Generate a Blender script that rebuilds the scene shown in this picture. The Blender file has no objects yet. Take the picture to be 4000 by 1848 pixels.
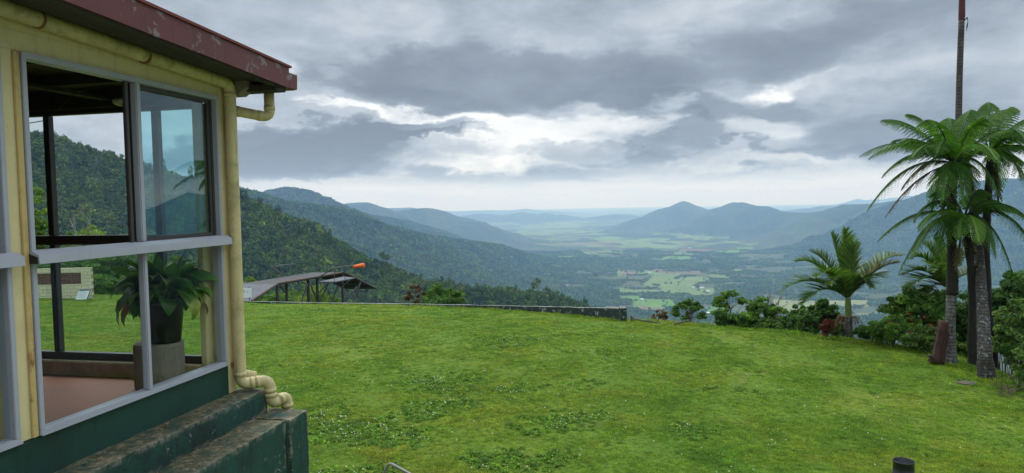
import bpy, math, random
import numpy as np
from mathutils import Vector, Matrix
random.seed(7)
RNG = np.random.default_rng(11)
SC = bpy.context.scene
COL = SC.collection

# ------------------------------------------------------------------ camera
F = 2771.0            # focal length in photo pixels (4000 wide)
PITCH = .0495
ROLL = -.019
cam_d = bpy.data.cameras.new("camera")
cam = bpy.data.objects.new("camera", cam_d)
COL.objects.link(cam)
cam_d.sensor_width = 36.0
cam_d.lens = F / 4000 * 36
cam_d.clip_start = 0.05
cam_d.clip_end = 120000
CM = Matrix.Rotation(math.pi / 2 - PITCH, 4, 'X') @ Matrix.Rotation(ROLL, 4, 'Z')
cam.matrix_world = CM
SC.camera = cam
CR = np.array(CM.to_3x3())          # columns = camera axes in world

def P(px, py, Y):
    """world point on the sight line of photo pixel (px,py) at forward distance Y"""
    d = CR @ np.array([(px - 2000) / F, (924 - py) / F, -1.0])
    return Vector(d * (Y / d[1]))

def PZ(px, py, z):
    d = CR @ np.array([(px - 2000) / F, (924 - py) / F, -1.0])
    return Vector(d * (z / d[2]))

def proj(X, Y, Z):
    """photo pixel of world points (arrays)"""
    c = np.stack([X, Y, Z], -1) @ CR
    w = np.where(-c[..., 2] > 1e-3, -c[..., 2], 1e-3)
    return 2000 + F * c[..., 0] / w, 924 - F * c[..., 1] / w

# ------------------------------------------------------------------ world, sun, exposure
SUN_EL, SUN_AZ = math.radians(52), math.radians(-25)     # azimuth from +Y, clockwise positive
W = bpy.data.worlds.new("World")
SC.world = W
W.use_nodes = True
NT = W.node_tree
NT.nodes.clear()

class G:
    """tiny node-graph helper"""
    def __init__(s, nt): s.nt = nt
    def n(s, t, **kw):
        o = s.nt.nodes.new(t)
        for k, v in kw.items(): setattr(o, k, v)
        return o
    def link(s, a, b): s.nt.links.new(a, b)
    def put(s, sock, v):
        if isinstance(v, (int, float)): sock.default_value = v
        elif isinstance(v, (tuple, list)): sock.default_value = v if len(v) != 3 or len(sock.default_value) == 3 else (*v, 1)
        else: s.link(v, sock)
    def m(s, op, a, b=0.0, c=0.0, clamp=False):
        o = s.n('ShaderNodeMath', operation=op); o.use_clamp = clamp
        s.put(o.inputs[0], a); s.put(o.inputs[1], b); s.put(o.inputs[2], c)
        return o.outputs[0]
    def vm(s, op, a, b=(0, 0, 0)):
        o = s.n('ShaderNodeVectorMath', operation=op)
        s.put(o.inputs[0], a); s.put(o.inputs[1], b)
        return o.outputs[0]
    def comb(s, x, y, z):
        o = s.n('ShaderNodeCombineXYZ')
        s.put(o.inputs[0], x); s.put(o.inputs[1], y); s.put(o.inputs[2], z)
        return o.outputs[0]
    def noise(s, vec, scale, detail=4, rough=0.5, dist=0.0, out=0):
        o = s.n('ShaderNodeTexNoise')
        if vec is not None: s.put(o.inputs['Vector'], vec)
        o.inputs['Scale'].default_value = scale; o.inputs['Detail'].default_value = detail
        o.inputs['Roughness'].default_value = rough; o.inputs['Distortion'].default_value = dist
        return o.outputs[out]
    def ramp(s, fac, stops, interp='LINEAR'):
        o = s.n('ShaderNodeValToRGB'); o.color_ramp.interpolation = interp
        e = o.color_ramp.elements
        while len(e) < len(stops): e.new(0.5)
        for i, (p, c) in enumerate(stops):
            e[i].position = p; e[i].color = (*c, 1) if len(c) == 3 else c
        s.put(o.inputs[0], fac)
        return o.outputs[0]
    def mr(s, v, a, b, c=0.0, d=1.0, interp='LINEAR'):
        o = s.n('ShaderNodeMapRange'); o.interpolation_type = interp
        s.put(o.inputs[0], v)
        for i, q in enumerate((a, b, c, d)): s.put(o.inputs[1 + i], q)
        return o.outputs[0]
    def mix(s, f, a, b, bt='MIX'):
        o = s.n('ShaderNodeMix', data_type='RGBA', blend_type=bt)
        s.put(o.inputs[0], f); s.put(o.inputs[6], a); s.put(o.inputs[7], b)
        return o.outputs[2]

g = G(NT)
tc = g.n('ShaderNodeTexCoord').outputs['Generated']
dirn = g.vm('NORMALIZE', tc)
sx = g.n('ShaderNodeSeparateXYZ'); g.link(dirn, sx.inputs[0])
DX, DY, DZ = sx.outputs
az = g.m('ARCTAN2', DX, DY)                       # radians, 0 = down the valley
el = g.m('ARCSINE', DZ)
# cloud space: azimuth and elevation, warped by fractal noise so that the cloud edges break up
base = g.comb(az, g.m('MULTIPLY', el, 2.1), 0.0)
w1 = g.noise(base, 5.0, 6, 0.60, out=1)
w2 = g.noise(g.vm('ADD', base, (3.1, 1.7, 0.4)), 17.0, 5, 0.6, out=1)
wv = g.vm('ADD', g.vm('MULTIPLY', g.vm('SUBTRACT', w1, (.5, .5, .5)), (.26, .11, 0)),
          g.vm('MULTIPLY', g.vm('SUBTRACT', w2, (.5, .5, .5)), (.07, .035, 0)))
wrp = g.vm('ADD', g.comb(az, el, 0.0), wv)
sw = g.n('ShaderNodeSeparateXYZ'); g.link(wrp, sw.inputs[0])
U, V = sw.outputs[0], sw.outputs[1]

def sky_uv(px, py):
    d = CR @ np.array([(px - 2000) / F, (924 - py) / F, -1.0]); d /= np.linalg.norm(d)
    return math.atan2(d[0], d[1]), math.asin(d[2])

# cloud banks: centre (as a bearing), half sizes in degrees-like units, tilt, amount (+ = dark cloud, - = bright gap), edge
CLOUDS = [
    (1250, 130, 520, 170, 0, .0, .9), (1600, 60, 260, 110, 0, -.07, .8), (2550, 60, 420, 80, 0, -.03, .9),
    (1950, 325, 740, 125, 0, .30, .45), (1400, 300, 260, 110, -8, .15, .8), (2750, 245, 620, 110, 7, .22, .8), (1620, 390, 330, 55, -6, .16, .7),
    (3500, 120, 500, 110, 5, .13, .9), (3250, 330, 300, 60, 10, -.05, .8), (3550, 470, 330, 130, 0, .14, .7),
    (1330, 440, 170, 20, -8, -.38, .8), (1700, 462, 300, 30, -3, -.34, .7), (2050, 510, 520, 55, 0, -.34, .6),
    (2230, 420, 160, 26, -4, -.20, .8), (2560, 420, 90, 40, 0, -.28, .8), (2990, 360, 110, 34, 12, -.34, .9), (3130, 330, 160, 26, 12, -.2, .9),
    (1080, 265, 70, 50, 0, -.25, .9), (1300, 285, 60, 50, 40, -.2, .9), (2130, 590, 320, 45, 0, -.36, .7), (1860, 640, 220, 36, 0, -.32, .8),
    (1130, 600, 470, 100, 3, .55, .30), (1560, 525, 300, 42, 5, .52, .35), (1750, 535, 180, 14, 3, .3, .5), (1250, 665, 330, 32, 2, .16, .5),
    (2620, 430, 270, 60, -8, .30, .5), (2680, 520, 90, 70, -20, .22, .6), (3000, 420, 170, 40, -5, .22, .6), (2380, 600, 330, 34, -2, .34, .5), (2550, 560, 110, 34, 0, .2, .6),
    (2450, 650, 260, 20, 0, .20, .6), (3100, 660, 260, 18, 0, .16, .6), (2790, 562, 50, 18, 0, .30, .4), (2920, 570, 30, 50, 10, .22, .6), (3200, 585, 240, 24, 0, .22, .6), (3420, 540, 330, 70, 0, .18, .7),
    (2000, 690, 380, 34, 0, .28, .7), (2600, 695, 480, 26, 0, .32, .6), (1600, 640, 200, 22, 0, .12, .7), (1500, 715, 300, 13, 0, .10, .7), (2980, 500, 160, 40, 0, -.2, .8), (3000, 640, 260, 22, 0, -.1, .8),
]
acc = None
for px, py, rx, ry, tilt, amt, soft in CLOUDS:
    u0, v0 = sky_uv(px, py)
    du, dv = g.m('SUBTRACT', U, u0), g.m('SUBTRACT', V, v0)
    if tilt:
        c, s_ = math.cos(math.radians(tilt)), math.sin(math.radians(tilt))
        du, dv = (g.m('ADD', g.m('MULTIPLY', du, c), g.m('MULTIPLY', dv, s_)),
                  g.m('SUBTRACT', g.m('MULTIPLY', dv, c), g.m('MULTIPLY', du, s_)))
    a = g.m('MULTIPLY', du, F / rx); b = g.m('MULTIPLY', dv, F / ry)
    d2 = g.m('SQRT', g.m('ADD', g.m('MULTIPLY', a, a), g.m('MULTIPLY', b, b)))
    k = g.mr(d2, 1.0 + soft * .45, 1.0 - soft * .75, 0.0, amt, 'SMOOTHSTEP')
    acc = k if acc is None else g.m('ADD', acc, k)
plane = g.vm('MULTIPLY', g.comb(DX, DY, 0), g.comb(*([g.m('DIVIDE', 1.0, g.m('ADD', g.m('MAXIMUM', DZ, 0.0), .10))] * 3)))
nA = g.noise(plane, 1.1, 8, .58, 0.4)
nB = g.noise(g.vm('ADD', base, (.7, .2, 0)), 9.0, 7, .62, 0.25)
nC = g.noise(g.comb(g.m('MULTIPLY', az, 4.0), g.m('MULTIPLY', el, 38.0), 0), 1.6, 5, .55, 0.3)
dens = g.m('ADD', acc, g.mr(el, .12, .27, .44, .50))
dens = g.m('ADD', dens, g.m('MULTIPLY', g.m('SUBTRACT', nA, .5), .42))
dens = g.m('ADD', dens, g.m('MULTIPLY', g.m('SUBTRACT', nB, .5), .62))
# close to the horizon the sky is a pale even veil with thin strata
low = g.mr(el, .012, .055, 0.0, 1.0, 'SMOOTHSTEP')
dlow = g.m('ADD', .19, g.m('MULTIPLY', g.m('SUBTRACT', nC, .5), .35))
dens = g.m('ADD', g.m('MULTIPLY', dens, low), g.m('MULTIPLY', dlow, g.m('SUBTRACT', 1.0, low)))
cl = g.ramp(dens, [(0.0, (.78, .80, .81)), (.13, (.66, .69, .71)), (.30, (.49, .535, .58)), (.48, (.335, .382, .435)), (.66, (.225, .262, .305)), (1.0, (.15, .175, .205))])
# overcast vault grows brighter towards the zenith
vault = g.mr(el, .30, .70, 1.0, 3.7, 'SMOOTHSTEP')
hb = g.mr(el, .0, .085, 1.0, 0.0, 'SMOOTHSTEP')
cl = g.vm('MULTIPLY', cl, g.vm('ADD', (1, 1, 1), g.vm('MULTIPLY', g.comb(hb, hb, hb), (.16, .14, .07))))
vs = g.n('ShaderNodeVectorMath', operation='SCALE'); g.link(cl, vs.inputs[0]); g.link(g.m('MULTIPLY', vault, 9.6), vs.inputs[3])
sky = g.n('ShaderNodeTexSky', sky_type='NISHITA', sun_disc=False)
sky.sun_elevation = SUN_EL; sky.sun_rotation = SUN_AZ
sky.air_density = 1.0; sky.dust_density = 2.0
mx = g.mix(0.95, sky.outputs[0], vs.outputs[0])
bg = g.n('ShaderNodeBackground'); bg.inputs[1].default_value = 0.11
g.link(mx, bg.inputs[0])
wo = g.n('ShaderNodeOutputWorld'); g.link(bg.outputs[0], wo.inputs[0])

sl = bpy.data.lights.new("sun", 'SUN'); sl.energy = 1.4; sl.angle = math.radians(25); sl.color = (1.0, .97, .91)
so = bpy.data.objects.new("sun", sl); COL.objects.link(so)
sd = Vector((math.sin(SUN_AZ) * math.cos(SUN_EL), math.cos(SUN_AZ) * math.cos(SUN_EL), math.sin(SUN_EL)))
so.rotation_euler = sd.to_track_quat('Z', 'Y').to_euler(); so.location = (0, 0, 60)

SC.view_settings.view_transform = 'Standard'
SC.view_settings.look = 'None'
SC.view_settings.exposure = 0.30
SC.view_settings.gamma = 1.0
SC.view_settings.use_curve_mapping = False
SC.render.engine = 'CYCLES'
SC.cycles.use_denoising = True
SC.cycles.max_bounces = 8
SC.cycles.transparent_max_bounces = 12
SC.cycles.volume_bounces = 3
SC.cycles.caustics_reflective = False
SC.cycles.caustics_refractive = False
SC.cycles.sample_clamp_indirect = 4

# ------------------------------------------------------------------ mesh helpers
def new_obj(name, me, parent=None, mats=()):
    o = bpy.data.objects.new(name, me); COL.objects.link(o)
    if parent is not None: o.parent = parent
    for m_ in mats: me.materials.append(m_)
    return o

def mesh_np(name, V_, Fq, mats=(), parent=None, smooth=False, attrs=None, midx=None):
    """mesh from numpy verts (n,3) and faces: (m,k) array, or a list of such arrays"""
    if not isinstance(Fq, (list, tuple)): Fq = [Fq]
    me = bpy.data.meshes.new(name)
    V_ = np.asarray(V_, dtype=np.float32)
    me.vertices.add(len(V_)); me.vertices.foreach_set('co', V_.ravel())
    tot = np.concatenate([np.full(len(f), f.shape[1], dtype=np.int32) for f in Fq])
    idx = np.concatenate([f.ravel() for f in Fq]).astype(np.int32)
    st = np.concatenate([[0], np.cumsum(tot)[:-1]]).astype(np.int32)
    me.loops.add(len(idx)); me.loops.foreach_set('vertex_index', idx)
    me.polygons.add(len(tot)); me.polygons.foreach_set('loop_start', st); me.polygons.foreach_set('loop_total', tot)
    if midx is not None: me.polygons.foreach_set('material_index', midx.astype(np.int32))
    me.polygons.foreach_set('use_smooth', np.full(len(tot), smooth, dtype=bool))
    if attrs:
        for k, v in attrs.items():
            if v.ndim == 1:
                a = me.attributes.new(k, 'FLOAT', 'POINT'); a.data.foreach_set('value', v.astype(np.float32))
            else:
                a = me.attributes.new(k, 'FLOAT_COLOR', 'POINT')
                a.data.foreach_set('color', np.c_[v, np.ones(len(v))].astype(np.float32).ravel())
    me.update(calc_edges=True)
    return new_obj(name, me, parent, mats)

def tag(o, label=None, cat=None, group=None, kind=None):
    if label: o['label'] = label
    if cat: o['category'] = cat
    if group: o['group'] = group
    if kind: o['kind'] = kind
    return o

def empty(name, loc, rz=0.0):
    o = bpy.data.objects.new(name, None); COL.objects.link(o)
    o.location = loc; o.rotation_euler = (0, 0, rz); o.empty_display_size = .2
    return o

# ------------------------------------------------------------------ numpy noise
def _hash(ix, iy, seed):
    h = (ix.astype(np.int64) * 374761393 + iy.astype(np.int64) * 668265263 + seed * 1442695041) & 0xffffffff
    h = ((h ^ (h >> 13)) * 1274126177) & 0xffffffff
    h = h ^ (h >> 16)
    return (h & 0xffffff) / float(0xffffff)

def vnoise(x, y, seed=0):
    ix, iy = np.floor(x), np.floor(y)
    fx, fy = x - ix, y - iy
    fx = fx * fx * fx * (fx * (fx * 6 - 15) + 10); fy = fy * fy * fy * (fy * (fy * 6 - 15) + 10)
    a, b = _hash(ix, iy, seed), _hash(ix + 1, iy, seed)
    c, d = _hash(ix, iy + 1, seed), _hash(ix + 1, iy + 1, seed)
    return (a * (1 - fx) + b * fx) * (1 - fy) + (c * (1 - fx) + d * fx) * fy

def fbm(x, y, seed=0, oct=4, gain=.5):
    s, a, t = 0, 1.0, 0
    for i in range(oct):
        s = s + a * vnoise(x * 2 ** i + 17.3 * i, y * 2 ** i - 9.1 * i, seed + i); t += a; a *= gain
    return s / t            # 0..1

def sstep(a, b, x):
    t = np.clip((x - a) / (b - a), 0, 1); return t * t * (3 - 2 * t)

# ------------------------------------------------------------------ ground height
PLAIN = -520.0
def pts(*L): return np.array([tuple(P(px, py, D)) for px, py, D in L])
# crest lines of the hills: bearing in the photo and true distance; slope, crest rounding, relief
RIDGES = [
    (pts((-700, 330, 800), (-200, 420, 850), (110, 522, 900), (227, 548, 900), (363, 588, 900), (514, 634, 900), (700, 690, 910), (860, 730, 910), (934, 768, 915), (1005, 812, 920), (1068, 857, 925), (1122, 876, 925),
         (1194, 916, 920), (1278, 967, 915), (1362, 1012, 910), (1488, 1036, 900), (1572, 1080, 890), (1784, 1126, 870), (1889, 1136, 860), (2141, 1151, 840), (2204, 1172, 835), (2242, 1199, 830), (2300, 1290, 820)), .62, 12, 30),
    (pts((300, 560, 2600), (600, 660, 2700), (931, 735, 2900), (984, 745, 2950), (1034, 759, 3000), (1110, 782, 3050), (1200, 795, 3150), (1300, 806, 3300), (1354, 819, 3400), (1404, 842, 3500), (1455, 871, 3600), (1555, 888, 3850), (1656, 913, 4100),
         (1740, 928, 4350), (1826, 937, 4600), (1952, 954, 5000), (2057, 987, 5300), (2162, 1008, 5700), (2330, 1023, 6000)), .50, 40, 110),
    (pts((1700, 930, 4300), (1760, 975, 4200), (1850, 1010, 4100), (2000, 1060, 3900)), .42, 30, 60),
    (pts((850, 800, 4900), (1000, 775, 5000), (1060, 741, 5000), (1110, 731, 5000), (1150, 733, 5000), (1190, 740, 5000), (1240, 765, 5050), (1300, 787, 5100), (1350, 813, 5200), (1400, 860, 5300)), .5, 40, 80),
    (pts((1350, 834, 5800), (1400, 836, 5900), (1500, 847, 6200), (1580, 861, 6500), (1650, 881, 6800), (1740, 904, 7200), (1830, 930, 7600)), .40, 40, 90),
    (pts((1250, 808, 8000), (1335, 795, 8200), (1400, 790, 8300), (1430, 790, 8300), (1480, 806, 8400), (1530, 828, 8500), (1600, 816, 8800), (1640, 812, 8900), (1680, 812, 9000), (1720, 821, 9100), (1760, 843, 9200), (1800, 863, 9400), (1850, 884, 9700), (1950, 905, 10500)), .34, 50, 120),
    (pts((1480, 812, 13000), (1550, 812, 13500), (1600, 810, 14000), (1640, 816, 15000)), .3, 60, 80),
    (pts((1560, 826, 24000), (1730, 823, 25000), (1780, 827, 25000), (1850, 822, 25000), (1900, 820, 25000), (2000, 821, 25000), (2050, 814, 25000), (2075, 817, 25000), (2110, 824, 25000), (2150, 822, 25000), (2200, 828, 25000), (2260, 832, 25000)), .16, 80, 60),
    (pts((1700, 850, 16000), (1790, 845, 16500), (1870, 833, 17000), (1920, 835, 17000), (1960, 840, 17000), (2000, 834, 17000), (2040, 826, 17000), (2090, 838, 17000), (2130, 831, 17000), (2170, 841, 17000), (2190, 837, 17000), (2250, 846, 17000)), .22, 60, 60),
    (pts((2300, 848, 17000), (2350, 841, 17000), (2400, 836, 17000), (2460, 839, 17000), (2520, 846, 17000)), .22, 60, 40),
    (pts((2380, 828, 30000), (2440, 818, 30000), (2480, 821, 30000), (2560, 826, 30000)), .16, 80, 40),
    (pts((2440, 866, 12500), (2500, 850, 12200), (2542, 832, 12000), (2584, 814, 11800), (2639, 802, 11500), (2670, 785, 11400), (2710, 799, 11300), (2765, 819, 11000), (2807, 812, 10500), (2861, 790, 10000), (2903, 790, 9800), (2945, 803, 9500),
         (2996, 805, 9200), (3042, 826, 8900), (3088, 828, 8700), (3164, 830, 8400), (3214, 823, 8000), (3298, 798, 7500), (3350, 797, 7200), (3424, 794, 6900), (3550, 775, 6400), (3700, 730, 6000), (3871, 702, 5700), (4000, 700, 5500), (4300, 670, 5000), (5200, 640, 4600)), .40, 40, 150),
    (pts((3000, 826, 15000), (3120, 816, 15000), (3200, 806, 15000), (3240, 800, 15000), (3290, 808, 15000), (3500, 800, 15000)), .3, 60, 60),
    (pts((3230, 812, 21000), (3300, 790, 21000), (3350, 777, 21000), (3420, 779, 21000), (3600, 760, 21000)), .3, 60, 60),
]

LC = [(4.3, 28.2, P(2430, 1255, 28.2).z), tuple(P(1700, 1199, 36)), tuple(P(1300, 1190, 40.5)), tuple(P(950, 1183, 45)), tuple(P(200, 1163, 42)),
      tuple(P(2800, 1277, 27.1)), tuple(P(3100, 1301, 25.8)), tuple(P(3400, 1338, 24)), tuple(P(3716, 1418, 21)), tuple(P(3850, 1486, 19)), tuple(P(4000, 1545, 17.6)),
      (0, 10, -4.92), (0, 20, -4.86), (-10, 18, -4.95), (10, 12, -4.95), (-30, 10, -5.0), (0, -20, -5), (30, -10, -5), (-14, 32, -5.1), (2, 24, -4.82)]
LC = np.array(LC, dtype=float)
def _tps(r2): return np.where(r2 > 1e-9, r2 * np.log(np.maximum(r2, 1e-9)), 0)
_n = len(LC)
_A = np.zeros((_n + 3, _n + 3)); _d = LC[:, None, :2] - LC[None, :, :2]
_A[:_n, :_n] = _tps((_d ** 2).sum(-1)) + np.eye(_n) * 3.0
_A[:_n, _n] = 1; _A[:_n, _n + 1:] = LC[:, :2]; _A[_n:, :_n] = _A[:_n, _n:].T
_w = np.linalg.solve(_A, np.r_[LC[:, 2], 0, 0, 0])
def lawn_z(x, y):
    x, y = np.asarray(x, float), np.asarray(y, float)
    s = _w[_n] + _w[_n + 1] * x + _w[_n + 2] * y
    for i in range(_n): s = s + _w[i] * _tps((x - LC[i, 0]) ** 2 + (y - LC[i, 1]) ** 2)
    s = np.clip(s, -7.5, -4.3)
    return s + .05 * (fbm(x * .35, y * .35, 5, 3) - .5) + .07 * (fbm(x * 1.1, y * 1.1, 8, 2) - .5)

WALLP = [(px, py, Y) for px, py, Y in ((2430, 1255, 28.2), (2100, 1222, 31.5), (1700, 1199, 36), (1300, 1190, 40.5), (950, 1183, 45), (700, 1176, 47.2), (420, 1170, 46.5), (200, 1163, 43.5))]
EDGE = [tuple(P(*q))[:2] for q in ((4000, 1550, 17.6), (3850, 1490, 19.3), (3716, 1418, 21.6), (3560, 1372, 22.8), (3400, 1338, 24), (3100, 1301, 25.8), (2800, 1277, 27.1), (2560, 1262, 28.0))] \
     + [tuple(P(*q))[:2] for q in WALLP] + [(-36, 40), (-48, 25), (-50, -12), (-20, -24), (20, -22), (30, -8), (24, 6), (18, 12)]
EDGE = np.array(EDGE)
def edge_dist(x, y):
    """signed distance to the lawn outline, positive outside"""
    best = np.full(x.shape, 1e18); inside = np.zeros(x.shape, bool); n = len(EDGE)
    for i in range(n):
        a, b = EDGE[i], EDGE[(i + 1) % n]; e = b - a
        t = np.clip(((x - a[0]) * e[0] + (y - a[1]) * e[1]) / (e @ e), 0, 1)
        best = np.minimum(best, (x - a[0] - t * e[0]) ** 2 + (y - a[1] - t * e[1]) ** 2)
        c = (a[1] > y) != (b[1] > y)
        with np.errstate(divide='ignore', invalid='ignore'):
            xi = (b[0] - a[0]) * (y - a[1]) / (b[1] - a[1] + 1e-12) + a[0]
        inside ^= c & (x < xi)
    d = np.sqrt(best)
    return np.where(inside, -d, d)

def height(x, y):
    x, y = np.asarray(x, float), np.asarray(y, float)
    r = np.hypot(x, y)
    H = PLAIN + 14 * (fbm(x / 1800, y / 1800, 3, 4) - .5) * 2
    forest = np.zeros(x.shape)
    for k, (S, slope, rnd, relief) in enumerate(RIDGES):
        wx = (fbm(x / (relief * 4), y / (relief * 4), 40 + k, 3) - .5) * relief * 1.3
        wy = (fbm(x / (relief * 4), y / (relief * 4), 60 + k, 3) - .5) * relief * 1.3
        best = np.full(x.shape, -1e9)
        gul = fbm(x / (relief * 2.6), y / (relief * 2.6), 80 + k, 4)
        gul = 1 - np.abs(gul - .5) * 4
        for i in range(len(S) - 1):
            a, b = S[i], S[i + 1]; e = b[:2] - a[:2]
            t = np.clip(((x - a[0]) * e[0] + (y - a[1]) * e[1]) / (e @ e), 0, 1)
            d0 = np.hypot(x - a[0] - t * e[0], y - a[1] - t * e[1])
            f = sstep(0, relief * 3, d0)
            d = np.hypot(x + f * wx - a[0] - t * e[0], y + f * wy - a[1] - t * e[1])
            h = a[2] - (6.5 if k < 4 else 2) + t * (b[2] - a[2]) - slope * (np.sqrt(d * d + rnd * rnd) - rnd) - f * relief * .34 * gul
            best = np.maximum(best, h)
        # foot flares out gently where the slope meets the plain
        up = best - PLAIN
        flare = np.where(up < 90, 90 * np.exp(np.clip((up - 90) / 90, -8, 0)), up)
        best = PLAIN + flare
        forest = np.maximum(forest, sstep(25, 70, flare))
        H = np.maximum(H, best)
    # the spur the lawn stands on, and its steep sides
    d = edge_dist(x, y)
    out = np.maximum(d, 0)
    lz = lawn_z(np.clip(x, -60, 60), np.clip(y, -60, 60))
    hill = lz - .62 * out * out / (out + 2.5) - 6 * (fbm(x / 60, y / 60, 21, 3) - .5) * sstep(4, 60, out)
    back = sstep(60, -140, y) * np.ones(x.shape)
    hill = hill * (1 - back) + back * np.maximum(hill, -8 - .05 * out + 26 * (fbm(x / 400, y / 400, 22, 4) - .5) * sstep(30, 300, out))
    H = np.where(d < 30, hill, np.maximum(H, hill))
    forest = np.maximum(forest, sstep(.5, 4, out) * (hill > H - 1))
    return H, forest, d

# one sheet of ground: a fan of rings out to the horizon
azs = np.radians(np.r_[np.arange(-43, 43.01, .1), np.arange(46, 314, 3.0)])
NA = len(azs)
rs = [3.0]
while rs[-1] < 44000: rs.append(rs[-1] * (1.016 if rs[-1] < 90 else 1.0105))
rs = np.array(rs); NR = len(rs)
RR, AA = np.meshgrid(rs, azs, indexing='ij')
GX, GY = RR * np.sin(AA), RR * np.cos(AA)
GH, GF, GD = height(GX, GY)

# fields of the valley floor (bearing boxes on the plain: centre px, half size px, colour kind)
FIELDS = [(2560, 1181, 85, 17, 0), (2470, 1163, 40, 8, 0), (2590, 1092, 52, 26, 1), (2660, 1120, 60, 28, 1), (2620, 1064, 100, 7, 3), (2480, 1066, 75, 7, 0), (2500, 1135, 110, 9, 1),
          (2480, 1205, 110, 7, 3), (2755, 1140, 45, 20, 1), (2700, 1094, 50, 9, 1), (2780, 1215, 40, 18, 0), (2800, 1085, 40, 9, 1), (3200, 1188, 190, 15, 2), (3080, 1205, 70, 14, 2), (3310, 1232, 90, 5, 2),
          (2960, 1080, 70, 4, 3), (2870, 1052, 20, 5, 1), (2720, 978, 70, 4, 4), (2850, 984, 60, 4, 0), (2650, 1010, 60, 7, 0), (2460, 1065, 40, 5, 4), (2110, 1072, 55, 5, 0), (2230, 1118, 70, 5, 3),
          (2100, 915, 90, 4, 1), (2480, 955, 70, 12, 1), (2420, 935, 90, 5, 1), (2300, 903, 60, 3, 1), (2620, 915, 70, 6, 1), (2150, 885, 110, 8, 1), (2180, 905, 160, 5, 1), (2230, 868, 70, 6, 1), (2390, 850, 90, 5, 1),
          (2700, 925, 60, 8, 1), (2190, 937, 60, 4, 1), (2130, 955, 50, 3, 1), (2350, 985, 90, 5, 1), (2210, 1008, 40, 3, 0), (2550, 935, 60, 5, 1), (2600, 965, 50, 4, 1), (2350, 930, 60, 3, 0), (2900, 950, 60, 3, 1), (3060, 962, 60, 3, 1), (2930, 972, 50, 3, 0), (2680, 990, 50, 3, 1)]
fpx, fpy = proj(GX, GY, GH)
wobx = (fbm(GX / 300, GY / 300, 31, 3) - .5); woby = (fbm(GX / 260, GY / 260, 33, 3) - .5)
field = np.full(GX.shape, -1)
front = (GY > 1500) & (GF < .35)
for cx, cy, hx, hy, kd in FIELDS:
    q = np.maximum(np.abs(fpx + wobx * 70 - cx) / hx, np.abs(fpy + woby * 24 - cy) / hy)
    field = np.where((q < 1) & front, kd, field)
# open country further out: strips between tree belts
c1 = fbm(GX / 900 + 5, GY / 330, 37, 2); c2 = fbm(GX / 420, GY / 420, 39, 2)
strip = (c1 > .53) & (c2 > .42) & (GY > 7500) & front & (fpx > 1750) & (fpx < 2950)
field = np.where(strip & (field < 0), np.where(c2 > .62, 3, 1), field)
c3 = fbm(GX / 260 + 2, GY / 210, 47, 3)
clear = (c3 > .60) & (GY > 3000) & (GY < 8000) & front & (fpx > 1950)
field = np.where(clear & (field < 0), 5, field)
belts = vnoise(GX / 110, GY / 110, 51) * vnoise(GX / 400, GY / 400, 52)
field = np.where((belts > .60) & (field >= 0), -1, field)

pal = np.array([(.105, .215, .036), (.135, .195, .058), (.20, .22, .09), (.145, .125, .08), (.20, .12, .08), (.075, .095, .04)])
nz = fbm(GX / 130, GY / 130, 71, 4)[..., None]
fc = np.array([.030, .052, .024]) * (.55 + .9 * nz) + np.array([.020, .012, .004]) * (fbm(GX / 700, GY / 700, 73, 3)[..., None] > .55)
col = np.where((field >= 0)[..., None], pal[np.maximum(field, 0)] * (.82 + .36 * nz), fc)
# pale grassy clearings on the spurs of the right-hand range
gl = (fbm(GX / 240, GY / 240, 75, 4) > .60) & (fpx > 3050) & (GY > 3500) & (GF > .5)
col = np.where(gl[..., None], col * .5 + np.array([.03, .055, .022]), col)

idx = np.arange(NR * NA).reshape(NR, NA)
j2 = np.roll(np.arange(NA), -1)
Q = np.stack([idx[:-1], idx[1:], idx[1:][:, j2], idx[:-1][:, j2]], -1)[:, :, ::-1].reshape(-1, 4)
VG = np.stack([GX, GY, GH], -1).reshape(-1, 3)
cd, cf, ch = GD.ravel()[Q].mean(1), GF.ravel()[Q].mean(1), GH.ravel()[Q].mean(1)
fr = np.hypot(VG[Q[:, 0], 0], VG[Q[:, 0], 1])
is_lawn = (cd < 0.35)
is_plain = (~is_lawn) & (ch < PLAIN + 60) & (fr > 1500)
is_hill = ~(is_lawn | is_plain)

# ---- materials
def new_mat(name):
    m_ = bpy.data.materials.new(name); m_.use_nodes = True
    nt = m_.node_tree; nt.nodes.clear()
    gg = G(nt)
    out = gg.n('ShaderNodeOutputMaterial')
    bs = gg.n('ShaderNodeBsdfPrincipled'); gg.link(bs.outputs[0], out.inputs[0])
    return m_, gg, bs, out
def bump(gg, bs, h, strength=.3, dist=.02):
    b = gg.n('ShaderNodeBump'); b.inputs['Strength'].default_value = strength; b.inputs['Distance'].default_value = dist
    gg.put(b.inputs['Height'], h); gg.link(b.outputs[0], bs.inputs['Normal'])

def terrain_mat():
    m_, q, bs, out = new_mat('valley_and_forest')
    at = q.n('ShaderNodeAttribute', attribute_name='Col').outputs['Color']
    geo = q.n('ShaderNodeNewGeometry').outputs['Position']
    n1 = q.noise(geo, .05, 6, .65); n2 = q.noise(geo, .011, 4, .6)
    c = q.mix(1.0, at, q.ramp(n1, [(.25, (.45, .45, .5)), (.75, (1.55, 1.5, 1.35))]), 'MULTIPLY')
    c = q.mix(1.0, c, q.ramp(n2, [(.3, (.8, .85, .9)), (.7, (1.15, 1.1, 1.0))]), 'MULTIPLY')
    q.link(c, bs.inputs['Base Color']); bs.inputs['Roughness'].default_value = .95
    bs.inputs['Specular IOR Level'].default_value = .1
    bump(q, bs, n1, .8, 9)
    return m_
M_TERR = terrain_mat()

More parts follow.
